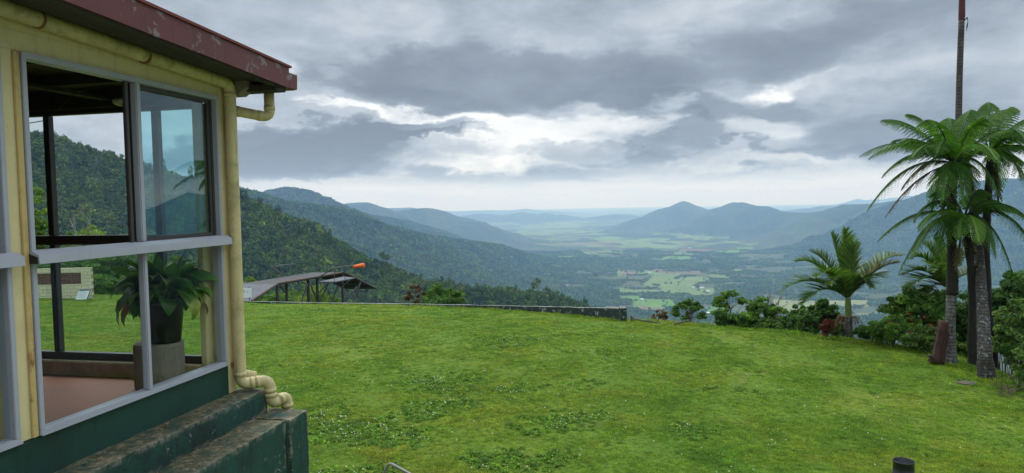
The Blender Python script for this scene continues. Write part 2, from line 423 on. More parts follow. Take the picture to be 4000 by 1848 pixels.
def lawn_mat():
    m_, q, bs, out = new_mat('lawn_turf')
    geo = q.n('ShaderNodeNewGeometry').outputs['Position']
    nbig = q.noise(geo, .16, 5, .6, .3); nmid = q.noise(geo, .9, 6, .6, .2); nf = q.noise(geo, 9.0, 6, .7); nff = q.noise(geo, 38.0, 4, .7)
    c = q.ramp(nmid, [(.28, (.060, .115, .010)), (.5, (.100, .165, .013)), (.70, (.150, .195, .020))])
    c2 = q.ramp(nbig, [(.34, (.050, .125, .013)), (.55, (.105, .170, .015)), (.72, (.175, .185, .030))])
    c = q.mix(.5, c, c2)
    c = q.mix(1.0, c, q.ramp(nf, [(.25, (.45, .5, .5)), (.5, (1., 1., 1.)), (.75, (1.5, 1.45, 1.3))]), 'MULTIPLY')
    c = q.mix(.8, c, q.ramp(nff, [(.25, (.5, .5, .5)), (.75, (1.5, 1.5, 1.4))]), 'MULTIPLY')
    # worn straw-coloured patches
    wn = q.noise(q.vm('ADD', geo, (7, 3, 0)), .42, 5, .7, .4)
    c = q.mix(q.mr(wn, .60, .72, 0, .65), c, (.22, .17, .07, 1))
    q.link(c, bs.inputs['Base Color']); bs.inputs['Roughness'].default_value = .9; bs.inputs['Specular IOR Level'].default_value = .15
    bump(q, bs, q.m('ADD', nf, q.m('MULTIPLY', nff, .4)), .9, .06)
    return m_
M_LAWN = lawn_mat()

def sub(maskf, name, mat, smooth=True):
    fq = Q[maskf]; used, inv = np.unique(fq, return_inverse=True)
    o = mesh_np(name, VG[used], inv.reshape(-1, 4), [mat], None, smooth, {'Col': col.reshape(-1, 3)[used]})
    return o
tag(sub(is_lawn, 'lawn', M_LAWN), kind='structure')
tag(sub(is_plain, 'valley_plain', M_TERR), kind='structure')
tag(sub(is_hill, 'hills', M_TERR), kind='structure')

# ------------------------------------------------------------------ haze: one closed box round the whole place
hz = np.array([(x, y, z) for z in (PLAIN - 40, 290) for x, y in ((-46000, -46000), (46000, -46000), (46000, 46000), (-46000, 46000))], float)
hf = np.array([(0, 3, 2, 1), (4, 5, 6, 7), (0, 1, 5, 4), (1, 2, 6, 5), (2, 3, 7, 6), (3, 0, 4, 7)])
mh = bpy.data.materials.new('valley_haze'); mh.use_nodes = True; mh.node_tree.nodes.clear(); q = G(mh.node_tree)
pv = q.n('ShaderNodeVolumePrincipled'); pv.inputs['Color'].default_value = (.37, .61, 1.0, 1); pv.inputs['Absorption Color'].default_value = (1, 1, 1, 1); pv.inputs['Density'].default_value = .82e-4
pv.inputs['Anisotropy'].default_value = 0.15
q.link(pv.outputs[0], q.n('ShaderNodeOutputMaterial').inputs['Volume'])
tag(mesh_np('haze', hz, hf, [mh]), kind='stuff')
#==END_BASE

# ------------------------------------------------------------------ foliage materials
def leaf_mat(name, dark, mid, light, trans=.35, rough=.55, inst=False, spec=.3, patch=None):
    """leaf colour varies leaf by leaf (attribute 'lv'); inst=True also varies plant by plant"""
    m_, q, bs, out = new_mat(name)
    lv = q.n('ShaderNodeAttribute', attribute_name='lv').outputs['Fac']
    c = q.ramp(lv, [(0.0, dark), (.5, mid), (1.0, light)])
    if inst:
        oi = q.n('ShaderNodeObjectInfo').outputs['Random']
        c = q.mix(1.0, c, q.ramp(oi, [(0, (.55, .62, .62)), (.25, (.8, .9, .75)), (.5, (1.1, 1.0, .8)), (.62, (1.0, .82, .8)), (.8, (.75, .95, .7)), (.95, (1.3, 1.35, .9)), (1, (1.75, 1.7, 1.0))]), 'MULTIPLY')
    if patch:
        loc = q.n('ShaderNodeObjectInfo').outputs['Location']
        for sc_, st_ in patch: c = q.mix(1.0, c, q.ramp(q.noise(loc, sc_, 5, .6, .4), st_), 'MULTIPLY')
    q.link(c, bs.inputs['Base Color']); bs.inputs['Roughness'].default_value = rough
    bs.inputs['Specular IOR Level'].default_value = spec
    if trans:
        t = q.n('ShaderNodeBsdfTranslucent'); q.link(q.mix(1.0, c, (1.3, 1.5, .6, 1), 'MULTIPLY'), t.inputs[0])
        ms = q.n('ShaderNodeMixShader'); ms.inputs[0].default_value = trans
        q.link(bs.outputs[0], ms.inputs[1]); q.link(t.outputs[0], ms.inputs[2]); q.link(ms.outputs[0], out.inputs[0])
    return m_

def bark_mat(name, c0, c1, scale=8, rings=0.0, ring_scale=14, lich=None, strength=.6):
    m_, q, bs, out = new_mat(name)
    oc = q.n('ShaderNodeTexCoord').outputs['Object']
    n = q.noise(q.vm('MULTIPLY', oc, (1, 1, .35)), scale, 6, .7)
    c = q.ramp(n, [(.3, c0), (.7, c1)])
    h = n
    if rings:
        sp = q.n('ShaderNodeSeparateXYZ'); q.link(oc, sp.inputs[0])
        zz = q.m('ADD', q.m('MULTIPLY', sp.outputs[2], ring_scale), q.m('MULTIPLY', q.noise(oc, 2.5, 3), 1.4))
        w_ = q.m('FRACT', zz)
        rg = q.mr(w_, 0.0, .28, 1.0, 0.0, 'SMOOTHSTEP')
        c = q.mix(q.m('MULTIPLY', rg, rings), c, (c0[0] * .35, c0[1] * .35, c0[2] * .35, 1))
        h = q.m('SUBTRACT', n, rg)
    if lich:
        c = q.mix(q.mr(q.noise(oc, 11, 5, .7), .56, .64), c, (*lich, 1))
    q.link(c, bs.inputs['Base Color']); bs.inputs['Roughness'].default_value = .9
    bump(q, bs, h, strength, .02)
    return m_

M_FOREST = leaf_mat('forest_leaf', (.040, .076, .026), (.088, .150, .042), (.20, .255, .065), 0, .8, True, .1, [(.012, [(.32, (.6, .72, .75)), (.5, (1, 1, 1)), (.66, (1.35, 1.15, .8))]), (.05, [(.35, (.7, .75, .85)), (.6, (1.25, 1.2, 1.0))])])
M_FARTREE = leaf_mat('far_leaf', (.048, .098, .030), (.095, .165, .042), (.17, .24, .06), 0, .9, True, .05, [(.004, [(.34, (.62, .72, .8)), (.5, (1, 1, 1)), (.66, (1.4, 1.2, .85))]), (.02, [(.35, (.75, .8, .9)), (.6, (1.2, 1.15, 1.0))])])
M_LEAF = leaf_mat('leaf_green', (.040, .095, .014), (.095, .195, .026), (.20, .33, .045))
M_LEAFDK = leaf_mat('leaf_dark', (.030, .076, .016), (.066, .150, .026), (.14, .25, .04))
M_LEAFLT = leaf_mat('leaf_light', (.05, .10, .02), (.115, .20, .04), (.22, .33, .07))
M_LEAFYL = leaf_mat('leaf_lime', (.07, .13, .012), (.15, .24, .018), (.27, .36, .03))
M_LEAFRD = leaf_mat('leaf_red', (.08, .022, .014), (.20, .05, .025), (.33, .10, .04))
M_LEAFBZ = leaf_mat('leaf_bronze', (.035, .028, .014), (.11, .06, .028), (.20, .11, .05))
M_BARK = bark_mat('bark_grey', (.05, .042, .033), (.16, .14, .115))
M_BARKDK = bark_mat('bark_dark', (.012, .010, .009), (.045, .038, .03))

# ------------------------------------------------------------------ leaf clouds
def rand_unit(n):
    v = RNG.normal(size=(n, 3)); return v / np.linalg.norm(v, axis=1, keepdims=True)

def leaves_at(C, N, L, Wd, droop=.25):
    """one folded, pointed leaf (two quads-ish: 6 verts) per centre, lying along a random direction perpendicular to N"""
    n = len(C)
    T = np.cross(N, rand_unit(n)); T /= np.linalg.norm(T, axis=1, keepdims=True) + 1e-9
    B = np.cross(N, T)
    T[:, 2] -= droop; T /= np.linalg.norm(T, axis=1, keepdims=True)
    L, Wd = np.broadcast_to(L, n)[:, None], np.broadcast_to(Wd, n)[:, None]
    p0 = C - T * L * .5
    p1 = C - T * L * .05 + B * Wd * .5 + N * Wd * .15
    p2 = C + T * L * .5 - N * L * .08
    p3 = C - T * L * .05 - B * Wd * .5 + N * Wd * .15
    V_ = np.stack([p0, p1, p2, p3], 1).reshape(-1, 3)
    Fq = np.arange(n * 4).reshape(n, 4)
    Fq = np.concatenate([Fq[:, [0, 1, 2]], Fq[:, [0, 2, 3]]])
    return V_, Fq

def crown_mesh(n_clump, n_leaf, R, leaf, clump_r=.33, flat=.8, seed=0, shell=.55, updir=.45, squash_bottom=.5, asp=.45):
    """leaf clumps spread through an uneven crown; returns verts, faces, lv"""
    V_, F_, A_ = [], [], []; off = 0
    R = np.asarray(R, float)
    for i in range(n_clump):
        u = rand_unit(1)[0]; rr = shell + (1 - shell) * RNG.random() ** .6
        u = u * rr * (.70 + .44 * RNG.random())
        if u[2] < 0: u[2] *= squash_bottom
        c = u * R
        cr = clump_r * R.mean() * (.55 + .8 * RNG.random())
        m_ = int(n_leaf * (.6 + .8 * RNG.random()))
        d = rand_unit(m_); d[:, 2] = np.where(d[:, 2] < -.3, d[:, 2] * .4, d[:, 2])
        pc = c + d * cr * (RNG.random((m_, 1)) ** .35) * np.array([1, 1, flat])
        N = d * .6 + rand_unit(m_) * .55 + np.array([0, 0, updir]); N /= np.linalg.norm(N, axis=1, keepdims=True)
        sz = leaf * (.6 + .8 * RNG.random(m_))
        v, f = leaves_at(pc, N, sz, sz * asp)
        tone = np.clip(.45 + .32 * RNG.normal() * .6, 0, 1)
        lv = np.clip(tone + .20 * RNG.normal(size=m_), 0, 1)
        V_.append(v); F_.append(f + off); A_.append(np.repeat(lv, 4)); off += len(v)
    return np.concatenate(V_), np.concatenate(F_), np.concatenate(A_)

def tube(path, rad, sides=8, cap=True):
    """swept tube through a list of points, radius per point -> verts, quads"""
    Pn = np.array([tuple(p) for p in path], float); n = len(Pn)
    rad = np.broadcast_to(rad, n)
    T = np.gradient(Pn, axis=0); T /= np.linalg.norm(T, axis=1, keepdims=True) + 1e-12
    up = np.array([0, 0, 1.0]) if abs(T[0][2]) < .9 else np.array([1.0, 0, 0])
    V_ = []
    u = np.cross(T[0], up); u /= np.linalg.norm(u)
    for i in range(n):
        u = u - T[i] * (u @ T[i]); u /= np.linalg.norm(u) + 1e-12
        w_ = np.cross(T[i], u)
        a = np.arange(sides) / sides * 2 * math.pi
        V_.append(Pn[i] + rad[i] * (np.cos(a)[:, None] * u + np.sin(a)[:, None] * w_))
    V_ = np.concatenate(V_)
    F_ = []
    for i in range(n - 1):
        for k in range(sides):
            k2 = (k + 1) % sides
            F_.append((i * sides + k, i * sides + k2, (i + 1) * sides + k2, (i + 1) * sides + k))
    F_ = [np.array(F_)]
    if cap:
        F_.append(np.array([list(range(sides))[::-1], [(n - 1) * sides + k for k in range(sides)]]))
    return V_, F_

class MB:
    """collects shapes into one mesh"""
    def __init__(s): s.V, s.F, s.n, s.A = [], [], 0, []
    def add(s, v, f, lv=None):
        v = np.asarray(v, float)
        if not isinstance(f, list): f = [f]
        for q_ in f: s.F.append(np.asarray(q_) + s.n)
        s.V.append(v); s.n += len(v)
        s.A.append(np.full(len(v), .5) if lv is None else np.asarray(lv)); return s
    def tube(s, path, rad, sides=10, cap=True): return s.add(*tube(path, rad, sides, cap))
    def box(s, lo, hi, bev=0.0):
        lo, hi = np.array(lo, float), np.array(hi, float)
        if bev <= 0:
            v = np.array([(x, y, z) for z in (lo[2], hi[2]) for x, y in ((lo[0], lo[1]), (hi[0], lo[1]), (hi[0], hi[1]), (lo[0], hi[1]))])
            return s.add(v, np.array([(0, 3, 2, 1), (4, 5, 6, 7), (0, 1, 5, 4), (1, 2, 6, 5), (2, 3, 7, 6), (3, 0, 4, 7)]))
        import bmesh
        bm = bmesh.new(); bmesh.ops.create_cube(bm, size=1.0)
        for v in bm.verts:
            v.co = Vector([lo[i] + (v.co[i] + .5) * (hi[i] - lo[i]) for i in range(3)])
        bmesh.ops.bevel(bm, geom=list(bm.edges), offset=min(bev, .45 * float((hi - lo).min())), segments=2, affect='EDGES')
        bm.verts.ensure_lookup_table()
        return s.addbm(bm)
    def addbm(s, bm):
        bm.verts.index_update()
        v = np.array([tuple(x.co) for x in bm.verts]); by = {}
        for f in bm.faces: by.setdefault(len(f.verts), []).append([x.index for x in f.verts])
        bm.free()
        return s.add(v, [np.array(k) for k in by.values()])
    def prism(s, poly, ext):
        """planar polygon (list of 3D points, counter-clockwise seen from -ext) extruded along ext"""
        p = np.array(poly, float); n = len(p); e = np.array(ext, float)
        v = np.r_[p, p + e]
        sd_ = np.array([(i, (i + 1) % n, n + (i + 1) % n, n + i) for i in range(n)])
        return s.add(v, [np.array([list(range(n))[::-1]]), np.array([[n + i for i in range(n)]]), sd_])
    def lathe(s, prof, c=(0, 0, 0), sides=24, capb=True, capt=True):
        a = np.arange(sides) / sides * 2 * math.pi; c = np.array(c, float)
        v = np.concatenate([np.stack([r * np.cos(a), r * np.sin(a), np.full(sides, z)], 1) for r, z in prof]) + c
        n = len(prof)
        f = [np.array([(i * sides + k, i * sides + (k + 1) % sides, (i + 1) * sides + (k + 1) % sides, (i + 1) * sides + k) for i in range(n - 1) for k in range(sides)])]
        if capb: f.append(np.array([list(range(sides))[::-1]]))
        if capt: f.append(np.array([[(n - 1) * sides + k for k in range(sides)]]))
        return s.add(v, f)
    def xf(s, M):
        s.V = [(np.c_[v, np.ones(len(v))] @ np.array(M).T)[:, :3] for v in s.V]; return s
    def build(s, name, mat, parent=None, smooth=False):
        mats = mat if isinstance(mat, (list, tuple)) else [mat]
        return mesh_np(name, np.concatenate(s.V), s.F, mats, parent, smooth, {'lv': np.concatenate(s.A)})

# ------------------------------------------------------------------ the forests (instanced crowns on real slopes)
def proto_collection(name, makers, mat, with_trunk=None):
    c = bpy.data.collections.new(name)
    for i, mk in enumerate(makers):
        v, f, lv = mk
        me = bpy.data.meshes.new(name + '_crown')
        o = mesh_np(name + '_crown', v, f, [mat], None, False, {'lv': lv})
        COL.objects.unlink(o); c.objects.link(o)
    return c

def scatter(name, pos, scale, rotz, coll, label_kind='stuff', rx=None):
    me = bpy.data.meshes.new(name)
    me.vertices.add(len(pos)); me.vertices.foreach_set('co', np.asarray(pos, np.float32).ravel())
    a = me.attributes.new('sc', 'FLOAT_VECTOR', 'POINT'); a.data.foreach_set('vector', np.asarray(scale, np.float32).ravel())
    rot = np.zeros((len(pos), 3), np.float32); rot[:, 2] = rotz
    if rx is not None: rot[:, 0] = rx
    a = me.attributes.new('ro', 'FLOAT_VECTOR', 'POINT'); a.data.foreach_set('vector', rot.ravel())
    o = new_obj(name, me); tag(o, kind=label_kind)
    ng = bpy.data.node_groups.new(name + '_nodes', 'GeometryNodeTree')
    ng.interface.new_socket('Geometry', in_out='INPUT', socket_type='NodeSocketGeometry')
    ng.interface.new_socket('Geometry', in_out='OUTPUT', socket_type='NodeSocketGeometry')
    N = ng.nodes; gi, go = N.new('NodeGroupInput'), N.new('NodeGroupOutput')
    m2p = N.new('GeometryNodeMeshToPoints'); iop = N.new('GeometryNodeInstanceOnPoints')
    ci = N.new('GeometryNodeCollectionInfo'); ci.inputs['Collection'].default_value = coll
    ci.inputs['Separate Children'].default_value = True; ci.inputs['Reset Children'].default_value = True
    s1 = N.new('GeometryNodeInputNamedAttribute'); s1.data_type = 'FLOAT_VECTOR'; s1.inputs[0].default_value = 'sc'
    s2 = N.new('GeometryNodeInputNamedAttribute'); s2.data_type = 'FLOAT_VECTOR'; s2.inputs[0].default_value = 'ro'
    iop.inputs['Pick Instance'].default_value = True
    rnd = N.new('FunctionNodeRandomValue'); rnd.data_type = 'INT'
    rnd.inputs[4].default_value = 0; rnd.inputs[5].default_value = len(coll.objects) - 1
    Lk = ng.links.new
    Lk(gi.outputs[0], m2p.inputs[0]); Lk(m2p.outputs[0], iop.inputs['Points']); Lk(ci.outputs[0], iop.inputs['Instance'])
    Lk(s1.outputs[0], iop.inputs['Scale'])
    e2r = N.new('FunctionNodeEulerToRotation'); Lk(s2.outputs[0], e2r.inputs[0]); Lk(e2r.outputs[0], iop.inputs['Rotation'])
    Lk(rnd.outputs[2], iop.inputs['Instance Index'])
    Lk(iop.outputs[0], go.inputs[0])
    md = o.modifiers.new('scatter', 'NODES'); md.node_group = ng
    return o

near_crowns = [crown_mesh(int(9 + i * 2), 26, (1, 1, .8 + .25 * (i % 3)), .34, .42, .8, asp=.7) for i in range(7)]
far_crowns = [crown_mesh(4 + i, 9, (1, 1, .75 + .2 * (i % 3)), .75, .5, .8, asp=.85) for i in range(4)]
C_NEAR = proto_collection('forest_tree', near_crowns, M_FOREST)
C_FAR = proto_collection('distant_tree', far_crowns, M_FARTREE)

def wedge(n, r0, r1, a0, a1, pw=2.0):
    r = (r0 ** pw + RNG.random(n) * (r1 ** pw - r0 ** pw)) ** (1 / pw)
    a = np.radians(a0 + RNG.random(n) * (a1 - a0))
    return r * np.sin(a), r * np.cos(a)

def drawable(x, y, z, pad=40):
    px, py = proj(x, y, z); return (px > -pad) & (px < 4000 + pad) & (py < 1320)

# hillside across the gully
x, y = wedge(46000, 130, 1150, -38, 8, 1.75)
h, fo, d = height(x, y); k = (fo > .3) & (h > -480) & drawable(x, y, h)
x, y, h = x[k], y[k], h[k]; r = np.hypot(x, y)
s_ = (1.9 + 4.0 * RNG.random(len(x)) ** 2.2) * np.clip(.55 + r / 1300, .55, 1.2)
em_ = 1 + .8 * (RNG.random(len(x)) < .05)
scatter('forest_canopy', np.c_[x, y, h + s_ * .55 * em_], np.c_[s_, s_, s_ * em_ * (.85 + .5 * RNG.random(len(x)))], RNG.random(len(x)) * 6.28, C_NEAR)
# emergent dark conifer-like and pale trees along that crest come out of the same mass
x, y = wedge(170000, 1150, 7200, -24, 38, 1.5)
h, fo, d = height(x, y); 
PXF, PYF = proj(x, y, h)
infield = np.zeros(len(x), bool)
for cx, cy, hx, hy, kd in FIELDS:
    wx = (fbm(x / 300, y / 300, 31, 3) - .5); wy = (fbm(x / 260, y / 260, 33, 3) - .5)
    infield |= np.maximum(np.abs(PXF + wx * 70 - cx) / hx, np.abs(PYF + wy * 24 - cy) / hy) < 1
c3 = fbm(x / 260 + 2, y / 210, 47, 3)
infield |= (c3 > .60) & (y > 3000) & (PXF > 1950)
belts = vnoise(x / 110, y / 110, 51) * vnoise(x / 400, y / 400, 52)
infield &= belts < .60
lonely = infield & (RNG.random(len(x)) > .012)
k = ((fo > .35) | ~lonely) & drawable(x, y, h)
x, y, h = x[k], y[k], h[k]
s_ = 5.0 + 4.5 * RNG.random(len(x))
scatter('valley_forest', np.c_[x, y, h + s_ * .45], np.c_[s_, s_, s_ * (.8 + .5 * RNG.random(len(x)))], RNG.random(len(x)) * 6.28, C_FAR)
#==END_FOREST

# ------------------------------------------------------------------ building materials
def paint_mat(name, base, dirt=(.05, .045, .03), amt=.45, scale=3.0, rust=None, streak=True, rough=.6, top_moss=None, chips=None, bumps=.25):
    m_, q, bs, out = new_mat(name)
    pos = q.n('ShaderNodeTexCoord').outputs['Object']
    n1 = q.noise(pos, scale, 7, .65, .3); n2 = q.noise(pos, scale * 9, 5, .7)
    st = q.noise(q.vm('MULTIPLY', pos, (14, 14, 1.2)), 1.3, 5, .65)
    c = q.mix(q.m('MULTIPLY', q.mr(n1, .48, .72), amt), (*base, 1), (*dirt, 1))
    c = q.mix(q.m('MULTIPLY', q.mr(n2, .60, .70), amt), c, (dirt[0], dirt[1], dirt[2], 1))
    if streak: c = q.mix(q.m('MULTIPLY', q.mr(st, .52, .75), amt * .8), c, (dirt[0] * .8, dirt[1] * .8, dirt[2] * .8, 1))
    if chips: c = q.mix(q.mr(q.noise(q.vm('ADD', pos, (5, 2, 1)), chips[1], 6, .75, .5), chips[2], chips[2] + .03), c, (*chips[0], 1))
    if rust: c = q.mix(q.mr(q.noise(q.vm('MULTIPLY', q.vm('ADD', pos, (2, 9, 4)), (1, 1, .35)), 6.5, 6, .75), .62, .70), c, (*rust, 1))
    if top_moss:
        nz_ = q.n('ShaderNodeSeparateXYZ'); q.link(q.n('ShaderNodeNewGeometry').outputs['Normal'], nz_.inputs[0])
        f = q.m('MULTIPLY', q.mr(nz_.outputs[2], .35, .8), q.mr(q.noise(pos, 7, 6, .7), .36, .52))
        c = q.mix(f, c, q.ramp(q.noise(pos, 22, 5, .75), [(.3, top_moss[0]), (.5, top_moss[1]), (.68, top_moss[2])]))
    if top_moss and name == 'worn_green_concrete':
        pt_ = q.n('ShaderNodeNewGeometry').outputs['Pointiness']
        c = q.mix(q.m('MULTIPLY', q.mr(pt_, .53, .58), q.mr(q.noise(pos, 9, 6, .75), .44, .56)), c, q.ramp(q.noise(pos, 30, 4, .7), [(.35, (.10, .09, .06)), (.6, (.34, .30, .22))]))
    q.link(c, bs.inputs['Base Color']); bs.inputs['Roughness'].default_value = rough
    bs.inputs['Specular IOR Level'].default_value = .35
    bump(q, bs, q.m('ADD', n1, q.m('MULTIPLY', n2, .5)), bumps, .015)
    return m_

M_YELLOW = paint_mat('yellow_wall_paint', (.62, .52, .27), (.22, .15, .06), .35, 1.6, rust=(.20, .09, .03), rough=.6, chips=((.30, .24, .13), 16, .66))
M_PIPE = paint_mat('yellow_pipe_paint', (.55, .46, .22), (.10, .09, .04), .6, 4.0, chips=((.19, .18, .10), 30, .64), rough=.45, bumps=.12)
M_GREEN = paint_mat('green_wall_paint', (.009, .046, .031), (.010, .016, .012), .6, 2.2, rough=.6, bumps=.35)
M_GREENW = paint_mat('worn_green_concrete', (.011, .052, .036), (.012, .015, .011), .95, 2.8, rust=(.12, .045, .014), rough=.8,
                     top_moss=((.035, .033, .024), (.075, .075, .035), (.26, .20, .13)), chips=((.17, .18, .15), 10, .63), bumps=.9)
M_RED = paint_mat('red_roof_paint', (.125, .032, .028), (.08, .03, .026), .6, 2.0, chips=((.20, .155, .15), 6, .58), rough=.45, bumps=.15)
M_REDT = paint_mat('red_roof_sheet', (.17, .036, .028), (.09, .03, .024), .5, 2.0)
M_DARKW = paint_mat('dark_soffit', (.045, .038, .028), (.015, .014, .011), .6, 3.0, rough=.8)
M_ALU = paint_mat('aluminium_frame', (.36, .365, .40), (.25, .25, .26), .22, 5.0, rough=.38, bumps=.05)
M_BRONZE = paint_mat('dark_window_frame', (.055, .048, .042), (.02, .02, .02), .3, 5.0, rough=.45, bumps=.05)
M_CREAM = paint_mat('cream_curb', (.46, .38, .22), (.10, .06, .03), .5, 4.0, rust=(.14, .05, .02))
M_FLOOR = paint_mat('red_floor_paint', (.24, .058, .030), (.08, .035, .025), .45, 1.6, streak=False, rough=.55, bumps=.08)
M_BLACKP = paint_mat('black_plastic', (.012, .012, .013), (.02, .02, .02), .2, 5, rough=.35, bumps=.03)
M_CONC = paint_mat('grey_concrete', (.24, .20, .145), (.08, .07, .05), .5, 4.0, rough=.85, bumps=.5)
M_STEEL = paint_mat('weathered_steel', (.075, .080, .082), (.09, .045, .025), .5, 6.0, rust=(.13, .055, .03), rough=.55)
M_WHITE = paint_mat('white_board', (.72, .74, .74), (.4, .42, .42), .2, 3, rough=.5, bumps=.02)

def glass_mat(name, tint, refl=1.0):
    m_ = bpy.data.materials.new(name); m_.use_nodes = True; m_.node_tree.nodes.clear(); q = G(m_.node_tree)
    tr = q.n('ShaderNodeBsdfTransparent'); tr.inputs[0].default_value = (*tint, 1)
    gl_ = q.n('ShaderNodeBsdfGlossy'); gl_.inputs['Roughness'].default_value = .0; gl_.inputs[0].default_value = (.95, .97, 1, 1)
    ge = q.n('ShaderNodeNewGeometry'); dt = q.n('ShaderNodeVectorMath', operation='DOT_PRODUCT')
    q.link(ge.outputs['Normal'], dt.inputs[0]); q.link(ge.outputs['Incoming'], dt.inputs[1])
    fz = q.m('ADD', .05, q.m('MULTIPLY', .95, q.m('POWER', q.m('SUBTRACT', 1.0, q.m('ABSOLUTE', dt.outputs['Value'])), 5.0)))
    ms = q.n('ShaderNodeMixShader'); q.link(q.m('MULTIPLY', fz, refl, clamp=True), ms.inputs[0])
    q.link(tr.outputs[0], ms.inputs[1]); q.link(gl_.outputs[0], ms.inputs[2])
    q.link(ms.outputs[0], q.n('ShaderNodeOutputMaterial').inputs[0])
    return m_
M_GLASS = glass_mat('clear_glass', (.93, .96, .95), .32)
M_TEAL = glass_mat('teal_tinted_glass', (.68, .89, .91), 1.6)

# ------------------------------------------------------------------ the building on the left
TH = .2147; WD = np.array([math.sin(TH), math.cos(TH), 0]); ND = np.array([math.cos(TH), -math.sin(TH), 0]); CC = np.array([-2.105, 5.231, 0])
BZ = 4.95
bld = empty('lookout_building', (CC[0], CC[1], -BZ), -TH)
tag(bld, 'cream and green lookout building with large windows and a red roof edge', 'building')
def tolocal(p):
    p = np.array(tuple(p)); r = p - CC
    return (float(r @ ND), float(r @ WD), float(p[2]) + BZ)
def ray(px, py):
    return CR @ np.array([(px - 2000) / F, (924 - py) / F, -1.0])
def PB(px, py, b):      # where the sight line meets the vertical plane b metres outside the wall
    d = ray(px, py); t = (CC @ ND + b) / (d @ ND); return tolocal(d * t)
def PA(px, py, a):
    d = ray(px, py); t = (CC @ WD + a) / (d @ WD); return tolocal(d * t)
def PL(px, py, z):
    return tolocal(PZ(px, py, z))
def bx(mb, b0, b1, a0, a1, z0, z1, bev=0.0):
    return mb.box((b0, a0, z0 + BZ), (b1, a1, z1 + BZ), bev)

def rough_box(b0, b1, a0, a1, z0, z1, step=.05, amp=.006, seed=1):
    """box as a fine grid whose faces and edges are slightly uneven"""
    import bmesh
    mb = MB(); lo = np.array([b0, a0, z0 + BZ]); hi = np.array([b1, a1, z1 + BZ])
    n = np.maximum(1, np.round((hi - lo) / step).astype(int)); n = np.minimum(n, 160)
    for ax in range(3):
        u, v = [i for i in range(3) if i != ax]
        for side in (0, 1):
            gu = np.linspace(lo[u], hi[u], n[u] + 1); gv = np.linspace(lo[v], hi[v], n[v] + 1)
            A, B = np.meshgrid(gu, gv, indexing='ij')
            p = np.zeros(A.shape + (3,)); p[..., u] = A; p[..., v] = B; p[..., ax] = hi[ax] if side else lo[ax]
            p = p.reshape(-1, 3)
            ii = np.arange(len(p)).reshape(A.shape)
            f = np.stack([ii[:-1, :-1], ii[1:, :-1], ii[1:, 1:], ii[:-1, 1:]], -1).reshape(-1, 4)
            flip = (side == 0) ^ (ax == 1)
            mb.add(p, f[:, ::-1] if flip else f)
    for k in range(len(mb.V)):
        p = mb.V[k]
        cnt = (np.abs(p - lo) < 1e-6).astype(int) + (np.abs(p - hi) < 1e-6).astype(int)
        ed = (cnt.sum(1) >= 2)
        q_ = p * 9 + seed * 7.7
        n1 = fbm(q_[:, 0] + q_[:, 2], q_[:, 1], seed, 3) - .5; n2 = fbm(q_[:, 1] + 3 * q_[:, 2], q_[:, 0] - q_[:, 2], seed + 5, 3) - .5
        ctr = (lo + hi) / 2
        off = np.stack([n1, n2, n1 - n2], 1) * amp * 2
        e2 = -np.sign(p - ctr) * (cnt > 0) * (amp * (.6 + 3.4 * np.maximum(n2, 0) * 2))[:, None] * ed[:, None]
        mb.V[k] = p + off + e2
    return mb

def wall_h(a): return .88 + .05 * (.232 - a)          # underside of the roof edge at distance a
# walls
w_ = MB(); bx(w_, -.14, 0, -8.2, -.055, .803, .90); 
w_.prism([(-.14, -8.2, .901 + BZ), (-.14, -.055, .901 + BZ), (-.14, -.055, wall_h(0) + .10 + BZ), (-.14, -8.2, wall_h(-8.2) + .10 + BZ)], (.14, 0, 0))
bx(w_, -.14, .0, -1.774, -1.664, -1.16, .802)                    # post between the windows
bx(w_, -.14, .0, -8.2, -3.38, -1.16, .802)
w_.build('front_wall', M_YELLOW, bld)
p_ = MB(); bx(p_, .0005, .012, -1.708, -1.672, -1.16, .80, .003); p_.build('cover_strip', paint_mat('rust_stained_strip', (.50, .36, .14), (.22, .10, .03), .6, 4, rust=(.22, .09, .03)), bld)
cp = MB(); bx(cp, -.10, .004, -.055, .05, -1.385, .90, .006); bx(cp, -.15, -.102, -.14, -.02, -1.155, .753, .004); cp.build('corner_post', M_YELLOW, bld)
gw = MB(); bx(gw, -.14, .001, -8.2, .049, -1.42, -1.166); gw.build('sill_wall', M_GREEN, bld)
rough_box(-.15, .203, -8.2, .128, -1.575, -1.38, .045, .005, 3).build('upper_ledge', M_GREENW, bld, True)
l2 = rough_box(-.15, .455, -8.2, -.043, -5.3, -1.559, .05, .006, 4); l2.build('lower_ledge', M_GREENW, bld, True)
rough_box(-.15, .488, -.038, .221, -5.3, -1.556, .03, .006, 6).build('corner_pier', M_GREENW, bld, True)
lw = MB(); bx(lw, -4.4, -.152, -8.2, .06, -5.3, -1.30); lw.build('lower_wall', M_GREEN, bld)
# debris on the ledges
dbr = MB()
for i in range(150):
    a = -2.6 + 2.5 * RNG.random(); s0 = .004 + .010 * RNG.random() ** 2
    up = RNG.random() < .4
    b = .02 + .15 * RNG.random() if up else .22 + .19 * RNG.random(); z = -1.378 if up else -1.557
    v = rand_unit(8) * s0 * np.array([1, 1.3, .5]) + np.array([b, a, z + BZ + s0 * .3])
    dbr.add(v, np.array([(0, 1, 2), (0, 2, 3), (3, 4, 5), (5, 6, 0), (1, 7, 4), (2, 6, 5), (7, 0, 3)]))
tag(dbr.build('leaf_litter', leaf_mat('litter', (.05, .035, .02), (.22, .12, .05), (.42, .34, .24), 0), None), kind='stuff')
bpy.data.objects['leaf_litter'].matrix_world = Matrix.Translation((CC[0], CC[1], -BZ)) @ Matrix.Rotation(-TH, 4, 'Z')
